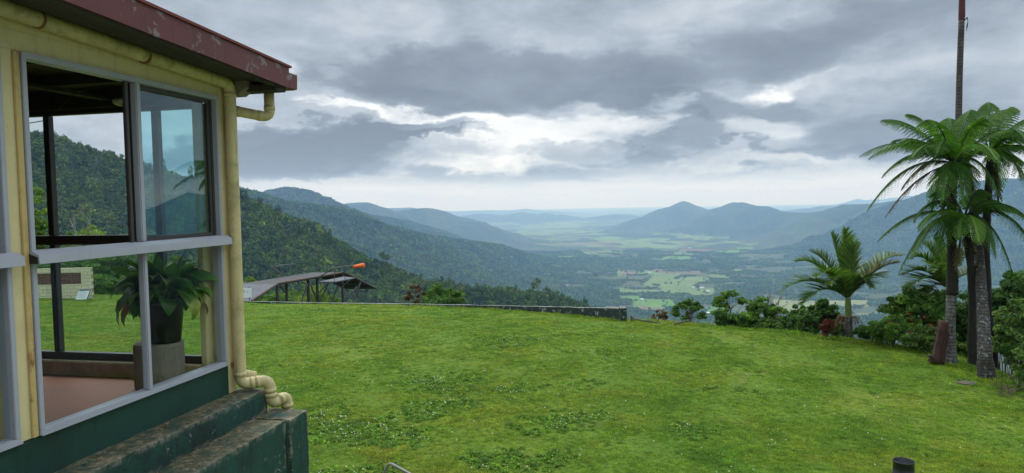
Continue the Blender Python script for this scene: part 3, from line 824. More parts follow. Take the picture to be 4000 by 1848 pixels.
# inside
fl = MB(); bx(fl, -4.2, -.142, -8.1, -.13, -1.29, -1.268); fl.build('floor', M_FLOOR, bld)
cb = MB(); bx(cb, -4.2, -.142, -.128, -.0, -1.36, -1.158, .008); cb.build('end_wall_curb', M_CREAM, bld)
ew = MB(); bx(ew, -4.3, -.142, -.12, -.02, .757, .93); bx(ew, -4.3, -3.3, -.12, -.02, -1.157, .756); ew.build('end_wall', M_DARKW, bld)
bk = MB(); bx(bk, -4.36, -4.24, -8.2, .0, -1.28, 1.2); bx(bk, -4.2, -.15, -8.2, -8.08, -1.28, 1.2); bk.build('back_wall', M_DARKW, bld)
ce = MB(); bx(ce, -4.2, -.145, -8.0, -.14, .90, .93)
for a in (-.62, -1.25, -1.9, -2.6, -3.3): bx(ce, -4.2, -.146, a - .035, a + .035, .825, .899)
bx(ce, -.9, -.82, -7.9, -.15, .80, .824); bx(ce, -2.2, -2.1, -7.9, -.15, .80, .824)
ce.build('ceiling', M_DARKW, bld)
lt = MB(); L0 = PA(482, 430, -.30)
lt.lathe([(0.001, .022), (.05, .02), (.068, .008), (.07, 0), (.06, -.018), (.035, -.03), (.001, -.034)], (L0[0], L0[1], .757 + BZ), 20, False, False)
m_lf = paint_mat('opal_lamp_cover', (.55, .53, .42), (.3, .28, .2), .3, 6, rough=.3)
lt.build('ceiling_light', m_lf, bld, True)
cbl = MB(); cbl.tube([PA(110, 482, -.9), PA(168, 472, -.8), PA(222, 430, -.7), PA(300, 360, -.65), PA(400, 338, -.6), PA(470, 312, -.55)], .003, 5); cbl.build('loose_cable', M_BLACKP, bld)

# windows
def bars(mb, w_, a0, a1, z0, z1, b0, b1, bev=.003):
    """rectangular frame in the wall plane"""
    bx(mb, b0, b1, a0, a1, z1 - w_, z1, bev); bx(mb, b0, b1, a0, a1, z0, z0 + w_, bev)
    bx(mb, b0, b1, a0, a0 + w_, z0 + w_, z1 - w_, bev); bx(mb, b0, b1, a1 - w_, a1, z0 + w_, z1 - w_, bev)
def front_window(a1, open_left=True):
    a0 = a1 - 1.603; zt, zb = .80, -1.163; mid = (a0 + a1) / 2
    f = MB(); bars(f, .030, a0, a1, zb, zt, -.06, .014)
    bx(f, -.058, .010, a0 + .031, a1 - .031, -.248, -.206, .003)
    bx(f, .0145, .020, a0, a1, zt - .012, zt, .002); bx(f, .0145, .026, a0, a1, zb, zb + .010, .002)
    fr = f.build('window', M_ALU, bld)
    mu = MB(); bx(mu, -.03, .018, mid - .020, mid + .020, -.205, zt - .031, .006); bx(mu, -.03, .018, mid - .018, mid + .018, zb + .031, -.249, .006); mu.build('mullion', M_ALU, fr)
    hd = MB(); y0, y1 = a0 - .012, a1 + .018
    pr = [(.0145, -.206), (.030, -.206), (.070, -.228), (.074, -.272), (.067, -.274), (.063, -.238), (.0145, -.222)]
    hd.prism([(b, y0, z + BZ) for b, z in pr[::-1]], (0, y1 - y0, 0)); hd.build('transom_hood', M_ALU, fr)
    ec = MB(); ec.prism([(b, y0 - .004, z + BZ) for b, z in [(.0145, -.221), (.063, -.237), (.067, -.271), (.0145, -.271)][::-1]], (0, .003, 0)); ec.build('hood_end_cap', M_BLACKP, fr)
    s = MB(); bars(s, .026, mid - .02, a1 - .055, -.205, zt - .032, -.048, -.026); bx(s, -.05, -.02, a1 - .054, a1 - .031, -.205, zt - .032, .002)
    s.build('sliding_sash', M_BRONZE, fr)
    s = MB(); bx(s, -.024, -.006, mid - .085, mid - .058, -.205, zt - .032, .003); bx(s, -.05, -.028, mid - .060, mid - .030, -.205, zt - .032, .003); s.build('open_sash_edge', M_BRONZE, fr)
    gp = MB(); bx(gp, -.038, -.035, mid + .006, a1 - .081, -.179, zt - .064); gp.build('tinted_pane', M_TEAL, fr)
    for lo, hi in ((a0 + .031, mid - .019), (mid + .019, a1 - .031)):
        gp = MB(); bx(gp, -.022, -.018, lo, hi, zb + .031, -.249); gp.build('lower_pane', M_GLASS, fr)
    return fr
front_window(-.06)
front_window(-.06 - 1.715)
# window band of the end wall, seen from inside
ef = MB(); z0, z1 = -1.157, .756
bx(ef, -3.3, -.15, -.075, -.02, z0, z0 + .055, .004); bx(ef, -3.3, -.15, -.075, -.02, z1 - .035, z1, .004)
bx(ef, -3.3, -.15, -.080, -.03, -.268, -.198, .004)
for b in (-.52, -1.475, -2.40): 
    bx(ef, b - .022, b + .002, -.072, -.022, z0 + .056, -.269, .003); bx(ef, b + .006, b + .030, -.072, -.022, z0 + .056, -.269, .003)
    bx(ef, b - .022, b + .002, -.072, -.022, -.197, z1 - .036, .003); bx(ef, b + .006, b + .030, -.072, -.022, -.197, z1 - .036, .003)
bx(ef, -.18, -.151, -.09, -.021, z0 + .056, z1 - .036, .004); bx(ef, -3.3, -3.26, -.07, -.021, z0 + .056, z1 - .036, .004)
efo = ef.build('end_window', M_BRONZE, bld)
edges_ = [-.182, -.52, -1.475, -2.40, -3.26]
for i in range(4):
    hi, lo = edges_[i] - (.025 if i else .0), edges_[i + 1] + .032
    for za, zb_ in ((z0 + .056, -.269), (-.197, z1 - .036)):
        if i == 1 and za > -.3: continue                     # this leaf stands open
        gp = MB(); bx(gp, lo, hi, -.05, -.046, za, zb_); gp.build('pane', M_GLASS, efo)
# roof
rf = MB(); A0, A1 = .232, -8.6; h0, h1 = wall_h(A0), wall_h(A1)
rf.prism([(-4.8, A0 + .02, h0 + .15 + BZ), (.432, A0 + .02, h0 + .15 + BZ), (.432, A0 + .02, h0 + .166 + BZ), (-4.8, A0 + .02, h0 + .166 + BZ)], (0, A1 - A0, h1 - h0))
roof = rf.build('roof', M_REDT, bld)
fa = MB(); fa.prism([(.399, A0, h0 + BZ), (.419, A0, h0 + BZ), (.419, A0, h0 + .149 + BZ), (.399, A0, h0 + .149 + BZ)], (0, A1 - A0, h1 - h0)); fa.build('fascia', M_RED, roof)
sf = MB(); sf.prism([(-.0, A0 - .02, h0 + .035 + BZ), (.398, A0 - .02, h0 + .035 + BZ), (.398, A0 - .02, h0 + .05 + BZ), (-.0, A0 - .02, h0 + .05 + BZ)], (0, A1 - A0, h1 - h0))
sf.prism([(.355, A0 - .02, h0 - .012 + BZ), (.397, A0 - .02, h0 - .012 + BZ), (.397, A0 - .02, h0 + .034 + BZ), (.355, A0 - .02, h0 + .034 + BZ)], (0, A1 - A0, h1 - h0))
bx(sf, -4.6, .386, .10, .230, .849, .895); sf.build('soffit', M_DARKW, roof)
gt = MB()
gp_ = [(a_ + .080, (z_ - .862) * .9 + .882) for a_, z_ in [(.152, .985), (.156, .985), (.156, .875), (.262, .868), (.268, .93), (.275, .945), (.272, .982), (.28, .99), (.285, .985), (.283, .94), (.276, .925), (.27, .86), (.152, .862)]]
gt.prism([(.399, a, z + BZ) for a, z in gp_], (-4.95, 0, 0)); gt.prism([(.4195, a, z + BZ) for a, z in [(.234, .994), (.350, .994), (.350, .952), (.342, .882), (.234, .884)]], (-.02, 0, 0))
gt.build('gutter', M_RED, roof)
be = MB(); be.prism([(-.06, .055, .82 + BZ), (.10, .055, .82 + BZ), (.165, .055, .87 + BZ), (.165, .055, .95 + BZ), (-.06, .055, .95 + BZ)][::-1], (0, .11, 0)); be.build('beam_end', M_CONC, bld)
# pipes
def arc(p0, p1, p2, r, n=6):
    """points rounding the corner p1 between p0 and p2"""
    p0, p1, p2 = map(lambda v: np.array(v, float), (p0, p1, p2))
    u = (p0 - p1) / np.linalg.norm(p0 - p1); v = (p2 - p1) / np.linalg.norm(p2 - p1)
    a, b = p1 + u * r, p1 + v * r
    return [tuple((1 - t) ** 2 * a + 2 * t * (1 - t) * p1 + t * t * b) for t in np.linspace(0, 1, n)]
def pipe(pts_, R, r, mb, collars=True):
    out = [tuple(pts_[0])]
    for i in range(1, len(pts_) - 1):
        c = arc(pts_[i - 1], pts_[i], pts_[i + 1], r); out += c
        if collars:
            for e, s_ in ((c[0], pts_[i - 1]), (c[-1], pts_[i + 1])):
                e, s_ = np.array(e), np.array(s_); d = (s_ - e) / np.linalg.norm(s_ - e)
                mb.tube([e - d * .004, e + d * .028], R * 1.07, 20)
    out.append(tuple(pts_[-1])); mb.tube(out, R, 20)
dp = MB(); t0 = np.array(PB(0, 26, .055)); t1 = np.array(PB(896, 326, .055)); t0 = t0 + (t0 - t1) * .9
bt = np.array(PB(938, 1506, .055)); bt = np.array([.06, bt[1], -1.328 + BZ])
k1 = np.array(PL(1052, 1482, -1.31)); k2 = np.array([k1[0] + .005, k1[1] + .012, -1.51 + BZ]); k3 = np.array(PL(1120, 1541, -1.465)); k4 = k3 + np.array([0, .005, -.55])
pipe([t0, t1, bt, k1, k2, k3, k4], .0425, .07, dp)
dpo = dp.build('downpipe', M_PIPE, bld, True)
M_CLIP = paint_mat('rusty_clip', (.22, .10, .04), (.1, .05, .02), .5, 9)
br = MB()
for px, py in ((566, 222), (150, 78)):
    c = np.array(PB(px, py, .055)); d = (t1 - t0) / np.linalg.norm(t1 - t0); br.tube([c - d * .008, c + d * .008], .0455, 20); br.build('pipe_bracket', M_CLIP, dpo); br = MB(); None and br.box(c + (-.05, -.012, -.07), c + (-.035, .012, -.03))
br.box(np.array(bt) + (-.056, -.03, .14), np.array(bt) + (-.02, .03, .17)); br.build('pipe_bracket', M_CLIP, dpo)
gp2 = MB(); g0 = np.array([.215, .285, .89 + BZ]); g1 = np.array([.215, .285, .675 + BZ]); g2 = np.array([-.02, .10, .725 + BZ]); g3 = np.array([-.02, .10, -1.27 + BZ]); g4 = np.array([.06, .20, -1.31 + BZ])
pipe([g0, g1, g2, g3, g4], .0385, .06, gp2); gp2.build('gutter_pipe', M_PIPE, bld, True)

# ------------------------------------------------------------------ plant on its pedestal inside
pedc = np.array([-.36, -.315])
ped = MB(); ped.lathe([(.162, 0), (.166, .02), (.164, .30), (.158, .318), (.02, .320)], (0, 0, 0), 36)
pedw = Matrix.Translation((CC[0], CC[1], 0)) @ Matrix.Rotation(-TH, 4, 'Z') @ Vector((pedc[0], pedc[1], -1.268))
po = ped.build('pedestal', M_CONC, None, False); po.location = pedw
tag(po, 'round grey concrete pedestal standing on the red floor inside the window', 'pedestal')
pp = empty('potted_plant', pedw + Vector((.045, 0, .321))); tag(pp, 'leafy dark green plant in a black pot, standing on the round pedestal indoors', 'potted plant')
pt = MB(); pt.lathe([(.102, 0), (.106, .01), (.134, .27), (.144, .273), (.144, .298), (.134, .298), (.126, .276), (.02, .274)], (0, 0, 0), 32, True, True); pt.build('pot', M_BLACKP, pp, True)
def blade(base, az_, el_, L, Wd, curl, lv, mb, segs=7):
    p = np.array(base, float); pts_ = [p]; e = el_
    for i in range(segs):
        d = np.array([math.cos(az_) * math.cos(e), math.sin(az_) * math.cos(e), math.sin(e)]); p = p + d * L / segs; pts_.append(p); e -= curl / segs * (.4 + 1.2 * i / segs)
    side = np.array([-math.sin(az_), math.cos(az_), 0]); tw = RNG.normal() * .35; side = side * math.cos(tw) + np.array([0, 0, math.sin(tw)])
    V_ = []
    for i, pnt in enumerate(pts_):
        t = i / segs; ww = Wd * (.06 + (math.sin(math.pi * min(1, max(0, (t - .32) / .68)) ** .8) if t > .32 else 0)) * .5
        V_ += [pnt + side * ww + (0, 0, ww * .35), pnt, pnt - side * ww + (0, 0, ww * .35)]
    Fq = [];
    for i in range(segs): a = i * 3; Fq += [(a, a + 1, a + 4, a + 3), (a + 1, a + 2, a + 5, a + 4)]
    mb.add(np.array(V_), np.array(Fq), np.full(len(V_), lv))
lf = MB()
for i in range(190):
    az_ = RNG.random() * 6.283; u = RNG.random() ** .8; sgn_ = 1
    blade((.09 * math.cos(az_) * RNG.random(), .09 * math.sin(az_) * RNG.random(), .27), az_, .55 + .95 * u, (.24 + .17 * RNG.random()), .080 + .045 * RNG.random(), 3.3 - 2.0 * u + .5 * RNG.normal(), np.clip(.35 + .28 * RNG.normal() + (.4 if RNG.random() < .07 else 0), 0, 1), lf)
M_LILY = leaf_mat('lily_leaf', (.024, .075, .010), (.065, .165, .018), (.28, .32, .05), .25, .4)
lf.build('foliage', M_LILY, pp, True)
dl = MB()
for i in range(9):
    az_ = RNG.random() * 6.283; blade((.08 * math.cos(az_), 1.9 * .08 * math.sin(az_), .29), az_, .2, .30, .06, 3.0, .5, dl)
dl.build('withered_leaves', leaf_mat('withered', (.10, .04, .01), (.26, .12, .03), (.4, .25, .06)), pp, True)
#==END_BUILDING

# ------------------------------------------------------------------ plants
def gz(x, y):
    """ground height at one spot"""
    h, f, d = height(np.array([float(x)]), np.array([float(y)])); return float(h[0])

def limb_path(a, b, n=6, wob=.08):
    a, b = np.array(a, float), np.array(b, float); L = np.linalg.norm(b - a); out = []
    mid = (a + b) / 2; mid[2] += L * .12; w1 = RNG.normal(size=3) * wob * L
    for t in np.linspace(0, 1, n): out.append((1 - t) ** 2 * a + 2 * t * (1 - t) * (mid + w1) + t * t * b)
    return out

def shrub(name, px, Y, py_base, py_top, wpx, label, cat='shrub', mat=M_LEAF, leaf=.13, n_clump=26, n_leaf=46, clump_r=.30, open_=False, bark=None, asp=.45,
          group=None, depth=.8, stems=5, updir=.45, shell=.45, low=.12, sink=.3):
    """bush or small tree: stems under 'trunk', foliage under 'crown'. Height and width come from the span it has at its distance."""
    base = P(px, py_base, Y); top = P(px, py_top, Y); Wm = wpx / F * Y
    gzz = gz(base.x, base.y); z0 = min(gzz, base.z) - sink; H_ = top.z - base.z
    root = empty(name, (base.x, base.y, z0)); tag(root, label, cat, group)
    ch = H_ * (1 - low) / 2; cz = (base.z - z0) + H_ * low + ch
    if open_:
        # separate leaf heads at the ends of visible limbs
        tr = MB(); cr_ = MB()
        pts0 = [(0, 0, 0), (RNG.normal() * .05, 0, cz * .35), (RNG.normal() * .12, RNG.normal() * .1, cz * .8)]
        r0 = max(.02, Wm * .022); tr.tube(pts0, [r0 * 1.5, r0 * 1.1, r0 * .8], 7)
        for i in range(n_clump):
            u = rand_unit(1)[0]; u[2] = abs(u[2]) * 1.0 - .28
            e = np.array([u[0] * Wm * .46, u[1] * Wm * .4, cz + u[2] * ch * .98])
            src = pts0[1] if RNG.random() < .4 else pts0[2]
            tr.tube(limb_path(src, e), np.linspace(r0 * .55, r0 * .15, 6), 5)
            v, f, lv = crown_mesh(9, int(n_leaf * 1.5), (Wm * clump_r * .62, Wm * clump_r * .6, Wm * clump_r * .42), leaf, .55, .8, updir=updir, asp=asp)
            cr_.add(v + e, f, lv)
        tr.build('trunk', bark or M_BARK, root, True); cr_.build('crown', mat, root)
    else:
        tr = MB(); r0 = max(.015, Wm * .014)
        for i in range(stems):
            a_ = RNG.random() * 6.28; e = np.array([math.cos(a_) * Wm * .28 * RNG.random(), math.sin(a_) * Wm * .28 * RNG.random(), cz + ch * (.2 + .5 * RNG.random())])
            s0 = np.array([math.cos(a_) * .06 * Wm, math.sin(a_) * .06 * Wm, 0])
            tr.tube(limb_path(s0, e), np.linspace(r0 * 1.4, r0 * .3, 6), 6)
        tr.build('trunk', bark or M_BARK, root, True)
        v, f, lv = crown_mesh(int(n_clump * 2.4), int(n_leaf * 2.0), (Wm * .5 * .86, Wm * .5 * depth * .86, ch * .92), leaf, clump_r, .85, updir=updir, shell=shell, squash_bottom=.95, asp=asp)
        v[:, 2] += cz
        mb = MB(); mb.add(v, f, lv); mb.build('crown', mat, root)
    return root

def frond_mesh(base, tip, lift, width, n_pin, kind='fern', seed=0, tone=.5, sag=.25, sweep=.45, gap=.12, miss=0.04, hook=0.0):
    """one arching frond; returns (leaf MB, stalk MB)"""
    base, tip = np.array(tuple(base), float), np.array(tuple(tip), float)
    L = np.linalg.norm(tip - base); ctrl = base + (tip - base) * .55 + np.array([0, 0, lift])
    bez = lambda t: (1 - t) ** 2 * base + 2 * t * (1 - t) * ctrl + t * t * tip
    dbe = lambda t: 2 * (1 - t) * (ctrl - base) + 2 * t * (tip - ctrl)
    st = MB(); lf_ = MB()
    ts = np.linspace(0, 1, 16)
    st.tube([bez(t) for t in ts], np.linspace(.022 if kind == 'fern' else .026, .004, 16), 5)
    up = np.array([0, 0, 1.0])
    VV, FF, LL = [], [], []; off = 0
    tr_ = np.linspace(.02, .985, 24); rb_ = []
    for t in tr_:
        T = dbe(t); S = np.cross(T, up); S /= np.linalg.norm(S) + 1e-9; c = bez(t) + up * .012; rb_ += [c + S * .03, c - S * .03]
    VV.append(np.array(rb_)); FF.append(np.array([(k * 2, k * 2 + 1, k * 2 + 3, k * 2 + 2) for k in range(23)])); off = 48; LL.append(np.full(48, tone))
    for i in range(n_pin):
        t = gap + (1 - gap) * (i + .5) / n_pin
        c = bez(t); T = dbe(t); T /= np.linalg.norm(T); S = np.cross(T, up); S /= np.linalg.norm(S) + 1e-9; Nn = np.cross(S, T)
        u = (t - gap) / (1 - gap)
        if kind == 'fern': wl = width * min(1, (u / .30 + .25)) * (1 - u ** 2.6) ** .9 + .03
        else: wl = width * (.55 + .45 * math.sin(math.pi * min(1, u * 1.1))) * (1 - .45 * u ** 3)
        for sgn in (-1, 1):
            if RNG.random() < miss: continue
            ph = sweep + .35 * u + RNG.normal() * .04
            d = S * sgn * math.cos(ph) + T * math.sin(ph)
            if kind == 'fern':
                m_ = max(4, int(wl / .040)); tt = (np.arange(m_) + .5) / m_
                spine = c + d * wl * tt[:, None] + np.array([0, 0, -1]) * (wl * sag * tt[:, None] ** 2)
                spine = spine + Nn * (hook * wl * tt[:, None] ** 3)
                pl = .058 * (1 - tt ** 2.0) ** .7 + .008; pl = pl * (.6 + .5 * min(1, wl / .3)) * (.7 + .6 * RNG.random(m_))
                e1 = np.cross(d, Nn); e1 /= np.linalg.norm(e1) + 1e-9
                hw = wl / m_ * .50
                for s2 in (-1, 1):
                    q0 = spine - d * hw; q1 = spine + d * hw
                    dr_ = up * pl[:, None] * (.55 if s2 * e1[2] >= 0 else .9)
                    q2 = spine + d * hw * 1.5 + e1 * s2 * pl[:, None] * .8 - dr_; q3 = spine + d * hw * .3 + e1 * s2 * pl[:, None] * .8 - dr_
                    VV.append(np.stack([q0, q1, q2, q3], 1).reshape(-1, 3)); FF.append(np.arange(m_ * 4).reshape(-1, 4) + off); off += m_ * 4
                    LL.append(np.repeat(np.clip(tone + .12 * RNG.normal() + .1 * RNG.normal(size=m_), 0, 1), 4))
            else:
                segs = 4; w0 = .024 + .010 * RNG.random(); ln = wl * (.85 + .25 * RNG.random())
                vv = []; p = c.copy(); dd = d + Nn * (.28 + .15 * RNG.random()); dd /= np.linalg.norm(dd)
                e1 = np.cross(dd, Nn); e1 /= np.linalg.norm(e1) + 1e-9; e1 = e1 + Nn * .35 * RNG.normal(); e1 /= np.linalg.norm(e1)
                for k in range(segs + 1):
                    x_ = k / segs; wd = w0 * (1 - x_ ** 1.6) + .002
                    vv += [p + e1 * wd, p - e1 * wd]
                    p = p + dd * ln / segs; dd = dd + np.array([0, 0, -1]) * sag * (.3 + .5 * x_); dd /= np.linalg.norm(dd)
                VV.append(np.array(vv)); FF.append(np.array([(k * 2, k * 2 + 1, k * 2 + 3, k * 2 + 2) for k in range(segs)]) + off); off += len(vv)
                LL.append(np.full(len(vv), np.clip(tone + .16 * RNG.normal(), 0, 1)))
    lf_.add(np.concatenate(VV), np.concatenate(FF), np.concatenate(LL))
    return lf_, st

M_FERN = leaf_mat('fern_frond', (.024, .075, .010), (.062, .150, .017), (.15, .26, .030), .42, .55)
M_FERNDRY = leaf_mat('dry_frond', (.045, .030, .015), (.10, .075, .03), (.16, .15, .05), .25, .7)
M_STALK = bark_mat('frond_stalk', (.010, .008, .006), (.035, .028, .016))
M_PALM = leaf_mat('palm_leaflet', (.022, .058, .016), (.060, .125, .024), (.17, .26, .04), .35, .4)
M_PALMST = bark_mat('palm_stalk', (.05, .08, .02), (.10, .12, .035))
M_TRUNKR = bark_mat('ringed_trunk', (.04, .036, .030), (.20, .19, .17), 10, .75, 9, (.28, .28, .25))
M_TRUNKM = bark_mat('mottled_trunk', (.020, .017, .014), (.075, .066, .056), 9, .25, 12, (.24, .24, .22), .9)
M_TRUNKD = bark_mat('dark_ringed_trunk', (.022, .018, .015), (.11, .09, .075), 10, .8, 9)
M_FIBRE = bark_mat('fibrous_trunk', (.006, .005, .004), (.035, .028, .018), 22, 0, 9, None, 1.2)

def frond_parts(root, o0, specs, kind, mat, stm, width, n_pin, **kw):
    ro = np.array(tuple(o0))
    for sp in specs:
        tip, lift = np.array(tuple(sp[0])), sp[1]; ex = sp[2] if len(sp) > 2 else {}
        k2 = dict(kw); k2.update({a: b for a, b in ex.items() if a not in ('mat', 'from', 'w')})
        b0 = np.array(tuple(ex['from'])) if 'from' in ex else ro
        l_, s_ = frond_mesh(b0, tip, lift, ex.get('w', width), n_pin, kind, **k2)
        rl = np.array(tuple(root.location))
        l_.V = [v - rl for v in l_.V]; s_.V = [v - rl for v in s_.V]
        fo_ = l_.build('frond', ex.get('mat', mat), root)
        s_.build('stalk', stm, fo_, True)

def trunk_part(root, path, rad, mat, name='trunk', sides=14, rough=.03):
    Pn = [np.array(tuple(p)) for p in path]
    # resample smoothly
    tt = np.linspace(0, len(Pn) - 1, 5 * (len(Pn) - 1) + 1); pp_, rr_ = [], []
    for t in tt:
        i = min(int(t), len(Pn) - 2); f = t - i; f2 = f * f * (3 - 2 * f) * .3 + f * .7
        pp_.append(Pn[i] * (1 - f2) + Pn[i + 1] * f2); rr_.append(rad[i] * (1 - f) + rad[i + 1] * f)
    mb = MB(); v, f = tube(pp_, rr_, sides)
    v = v + RNG.normal(size=v.shape) * rough * .7 * np.mean(rad) - np.array(tuple(root.location))
    mb.add(v, f); return mb.build(name, mat, root, True)

# --- tree ferns
def extra_fronds(root, c, n, R_, mm, seed):
    r_ = random.Random(seed); L_ = []
    for i in range(n):
        a_ = 6.283 * (i + .6 * r_.random()) / n; rr_ = R_ * (.75 + .3 * r_.random()); dz = -.55 + 1.0 * r_.random()
        L_.append((c + Vector((math.cos(a_) * rr_, math.sin(a_) * rr_, dz)), (.8 + .35 * r_.random()), dict(tone=.3 + .35 * r_.random())))
    frond_parts(root, c, L_, 'fern', M_FERN, M_STALK, .46, 20, sag=.62)
def ferntree(base_px, Y, label, path_px, rad, crown_px, specs, mats, dyc=0.0):
    b = P(*base_px, Y); gzv = gz(b.x, b.y)
    root = empty('tree_fern', (b.x, b.y, min(b.z, gzv) - .05)); tag(root, label, 'tree fern', 'tree ferns at the right edge of the lawn')
    return root
def tips(L, Y0, lf=1.35): return [(P(px, py, Y0 + dy), lift * (lf if Y0 < 22.5 else 1), ex) for px, py, dy, lift, ex in L]
D_ = dict
f1 = ferntree((3716, 1420), 21.0, 'tree fern with the largest crown and a pale ringed trunk, right beside the reddish stump', 0, 0, 0, 0, 0)
trunk_part(f1, [P(3716, 1424, 21), P(3713, 1380, 21), P(3712, 1250, 21), P(3717, 1140, 21), P(3722, 1130, 21)], [.20, .155, .138, .132, .15], M_TRUNKR)
trunk_part(f1, [P(3718, 1150, 21), P(3720, 1090, 21), P(3718, 950, 21), P(3716, 860, 21), P(3722, 740, 21), P(3728, 645, 21)], [.165, .145, .13, .135, .11, .085], M_FIBRE, 'fibrous_trunk', 16, .12)
c1p = P(3729, 640, 21)
SP1 = tips([(3441, 470, .3, .55, D_(tone=.45)), (3539, 446, .6, .5, D_(tone=.4)), (3600, 480, -1.2, .7, D_()), (3484, 552, -.6, .45, D_()), (3445, 692, -.3, .75, D_()), (3387, 824, .2, .9, D_(tone=.4)), (3457, 850, .5, .55, D_(miss=.35, mat=M_FERNDRY)),
            (3520, 740, .9, .6, D_(miss=.25, mat=M_FERNDRY)), (3700, 470, 1.6, .7, D_()), (3800, 430, .9, .6, D_()), (3860, 470, -.9, .65, D_()), (3945, 430, .1, .6, D_(tone=.55)), (3990, 520, -.5, .6, D_()), (3972, 640, -.7, .7, D_()),
            (3900, 760, -.9, .8, D_()), (3764, 815, -1.5, .7, D_(tone=.45, w=.38)), (3680, 790, -1.5, .7, D_(tone=.5, w=.38)), (3640, 830, 1.2, .8, D_()), (3800, 760, 1.6, .7, D_()), (3560, 620, -1.5, .7, D_()), (3640, 560, 1.9, .6, D_())], 21)
frond_parts(f1, c1p, SP1, 'fern', M_FERN, M_STALK, .50, 21, sag=.62)
extra_fronds(f1, c1p, 7, 2.7, 'M', 3)
f2 = ferntree((3882, 1440), 21.8, 'dark-trunked tree fern furthest right, standing behind the mottled palm trunk', 0, 0, 0, 0, 0)
trunk_part(f2, [P(3884, 1450, 21.8), P(3872, 1350, 21.8), P(3858, 1180, 21.8), P(3848, 950, 21.8), P(3856, 800, 21.8), P(3868, 620, 21.8)], [.17, .13, .115, .12, .11, .09], M_FIBRE, 'trunk', 14, .10)
SP2 = tips([(4060, 470, .2, .6, D_()), (4120, 560, -.3, .6, D_()), (4130, 660, .3, .7, D_()), (4040, 790, -.4, .9, D_(tone=.4)), (3960, 420, .9, .6, D_()), (3860, 400, 1.2, .6, D_()), (3770, 450, .6, .6, D_(tone=.35)), (3700, 560, .9, .6, D_(tone=.35)), (3740, 700, .6, .8, D_(tone=.35)),
            (3990, 700, -1.2, .7, D_()), (3900, 760, 1.1, .8, D_(tone=.4)), (4010, 560, -1.3, .6, D_(tone=.5))], 21.8)
frond_parts(f2, P(3869, 612, 21.8), SP2, 'fern', M_FERN, M_STALK, .46, 20, sag=.62)
extra_fronds(f2, P(3869, 612, 21.8), 5, 2.4, 'M', 4)
f3 = ferntree((3798, 1424), 20.8, 'shorter tree fern with low crown and thin dark trunk between the ringed and mottled trunks', 0, 0, 0, 0, 0)
trunk_part(f3, [P(3802, 1430, 20.8), P(3796, 1330, 20.8), P(3800, 1180, 20.8), P(3792, 1040, 20.8), P(3776, 930, 20.8), P(3768, 862, 20.8)], [.14, .115, .105, .10, .09, .075], M_FIBRE, 'trunk', 14, .10)
SP3 = tips([(3428, 944, .3, .75, D_()), (3508, 1076, .2, .95, D_(tone=.35)), (3560, 1010, -1.0, .8, D_(tone=.4)), (3590, 900, -1.3, .6, D_()), (3664, 1000, -1.0, .9, D_(tone=.35)), (3939, 822, -.2, .6, D_(tone=.5)), (4010, 860, .6, .6, D_(tone=.35)),
            (3960, 1085, -.3, 1.0, D_(tone=.3)), (3825, 950, -1.4, .5, D_(tone=.95, w=.36)), (3745, 935, -1.2, .5, D_(tone=.6, w=.34)), (3890, 1010, -.8, .8, D_(tone=.55)), (4030, 960, .2, .9, D_(tone=.25)), (3850, 760, 1.0, .6, D_()), (3640, 760, .9, .5, D_())], 20.8)
frond_parts(f3, P(3768, 850, 20.8), SP3, 'fern', M_FERN, M_STALK, .44, 19, sag=.62)
extra_fronds(f3, P(3768, 850, 20.8), 3, 2.1, 'M', 5)

for rt_, c_, Y_, L_ in ((f1, c1p, 21, ((3680, 850, -.3), (3640, 790, .2))), (f3, P(3768, 850, 20.8), 20.8, ((3735, 1060, -.4), (3820, 1080, .3))), (f2, P(3869, 612, 21.8), 21.8, ((3905, 830, .2),))):
    frond_parts(rt_, c_, [(P(px, py, Y_ + dy), .25, D_(miss=.3)) for px, py, dy in L_], 'fern', M_FERNDRY, M_STALK, .22, 16, sag=.8)
# --- palms
tp = empty('tall_palm', (*P(3852, 1486, 19.3)[:2], P(3852, 1486, 19.3).z - .12)); tag(tp, 'very tall slim palm with mottled grey trunk rising out of the top of the picture', 'palm')
trunk_part(tp, [P(3856, 1492, 19.3), P(3848, 1400, 19.3), P(3838, 1200, 20.1), P(3826, 1000, 20.9), P(3800, 800, 21.9)], [.25, .190, .150, .125, .118], M_TRUNKM, 'lower_trunk', 18, .05)
trunk_part(tp, [P(3800, 802, 21.9), P(3772, 640, 22.7), P(3744, 490, 23.2), P(3748, 300, 23.4), P(3756, 80, 23.5)], [.118, .112, .098, .093, .088], M_TRUNKD, 'trunk', 16, .015)
M_CSH = paint_mat('red_crownshaft', (.085, .016, .018), (.04, .02, .02), .3, 3)
trunk_part(tp, [P(3756, 82, 23.5), P(3757, 60, 23.5), P(3758, 0, 23.5), P(3760, -150, 23.5), P(3761, -230, 23.5)], [.088, .102, .092, .085, .06], M_CSH, 'crownshaft', 16, .0)
ifl = MB()
for k in range(7):
    e = P(3772 + 8 * RNG.random(), 96 + 34 * RNG.random(), 23.4); ifl.tube([np.array(tuple(v)) - np.array(tuple(tp.location)) for v in (P(3764, 84, 23.43), P(3776 + 4 * RNG.random(), 68, 23.4), P(3781, 84, 23.4), e)], [.012, .012, .008, .004], 5)
ifl.build('flower_stalk', M_STALK, tp, True)
tc_ = P(3761, -215, 23.5)
frond_parts(tp, tc_, [(tc_ + Vector((2.1 * math.cos(a_), 2.1 * math.sin(a_), .8 + .5 * (i % 3))), 1.3, D_()) for i, a_ in enumerate(np.arange(10) * .63)], 'palm', M_PALM, M_PALMST, .55, 34, sag=.25)

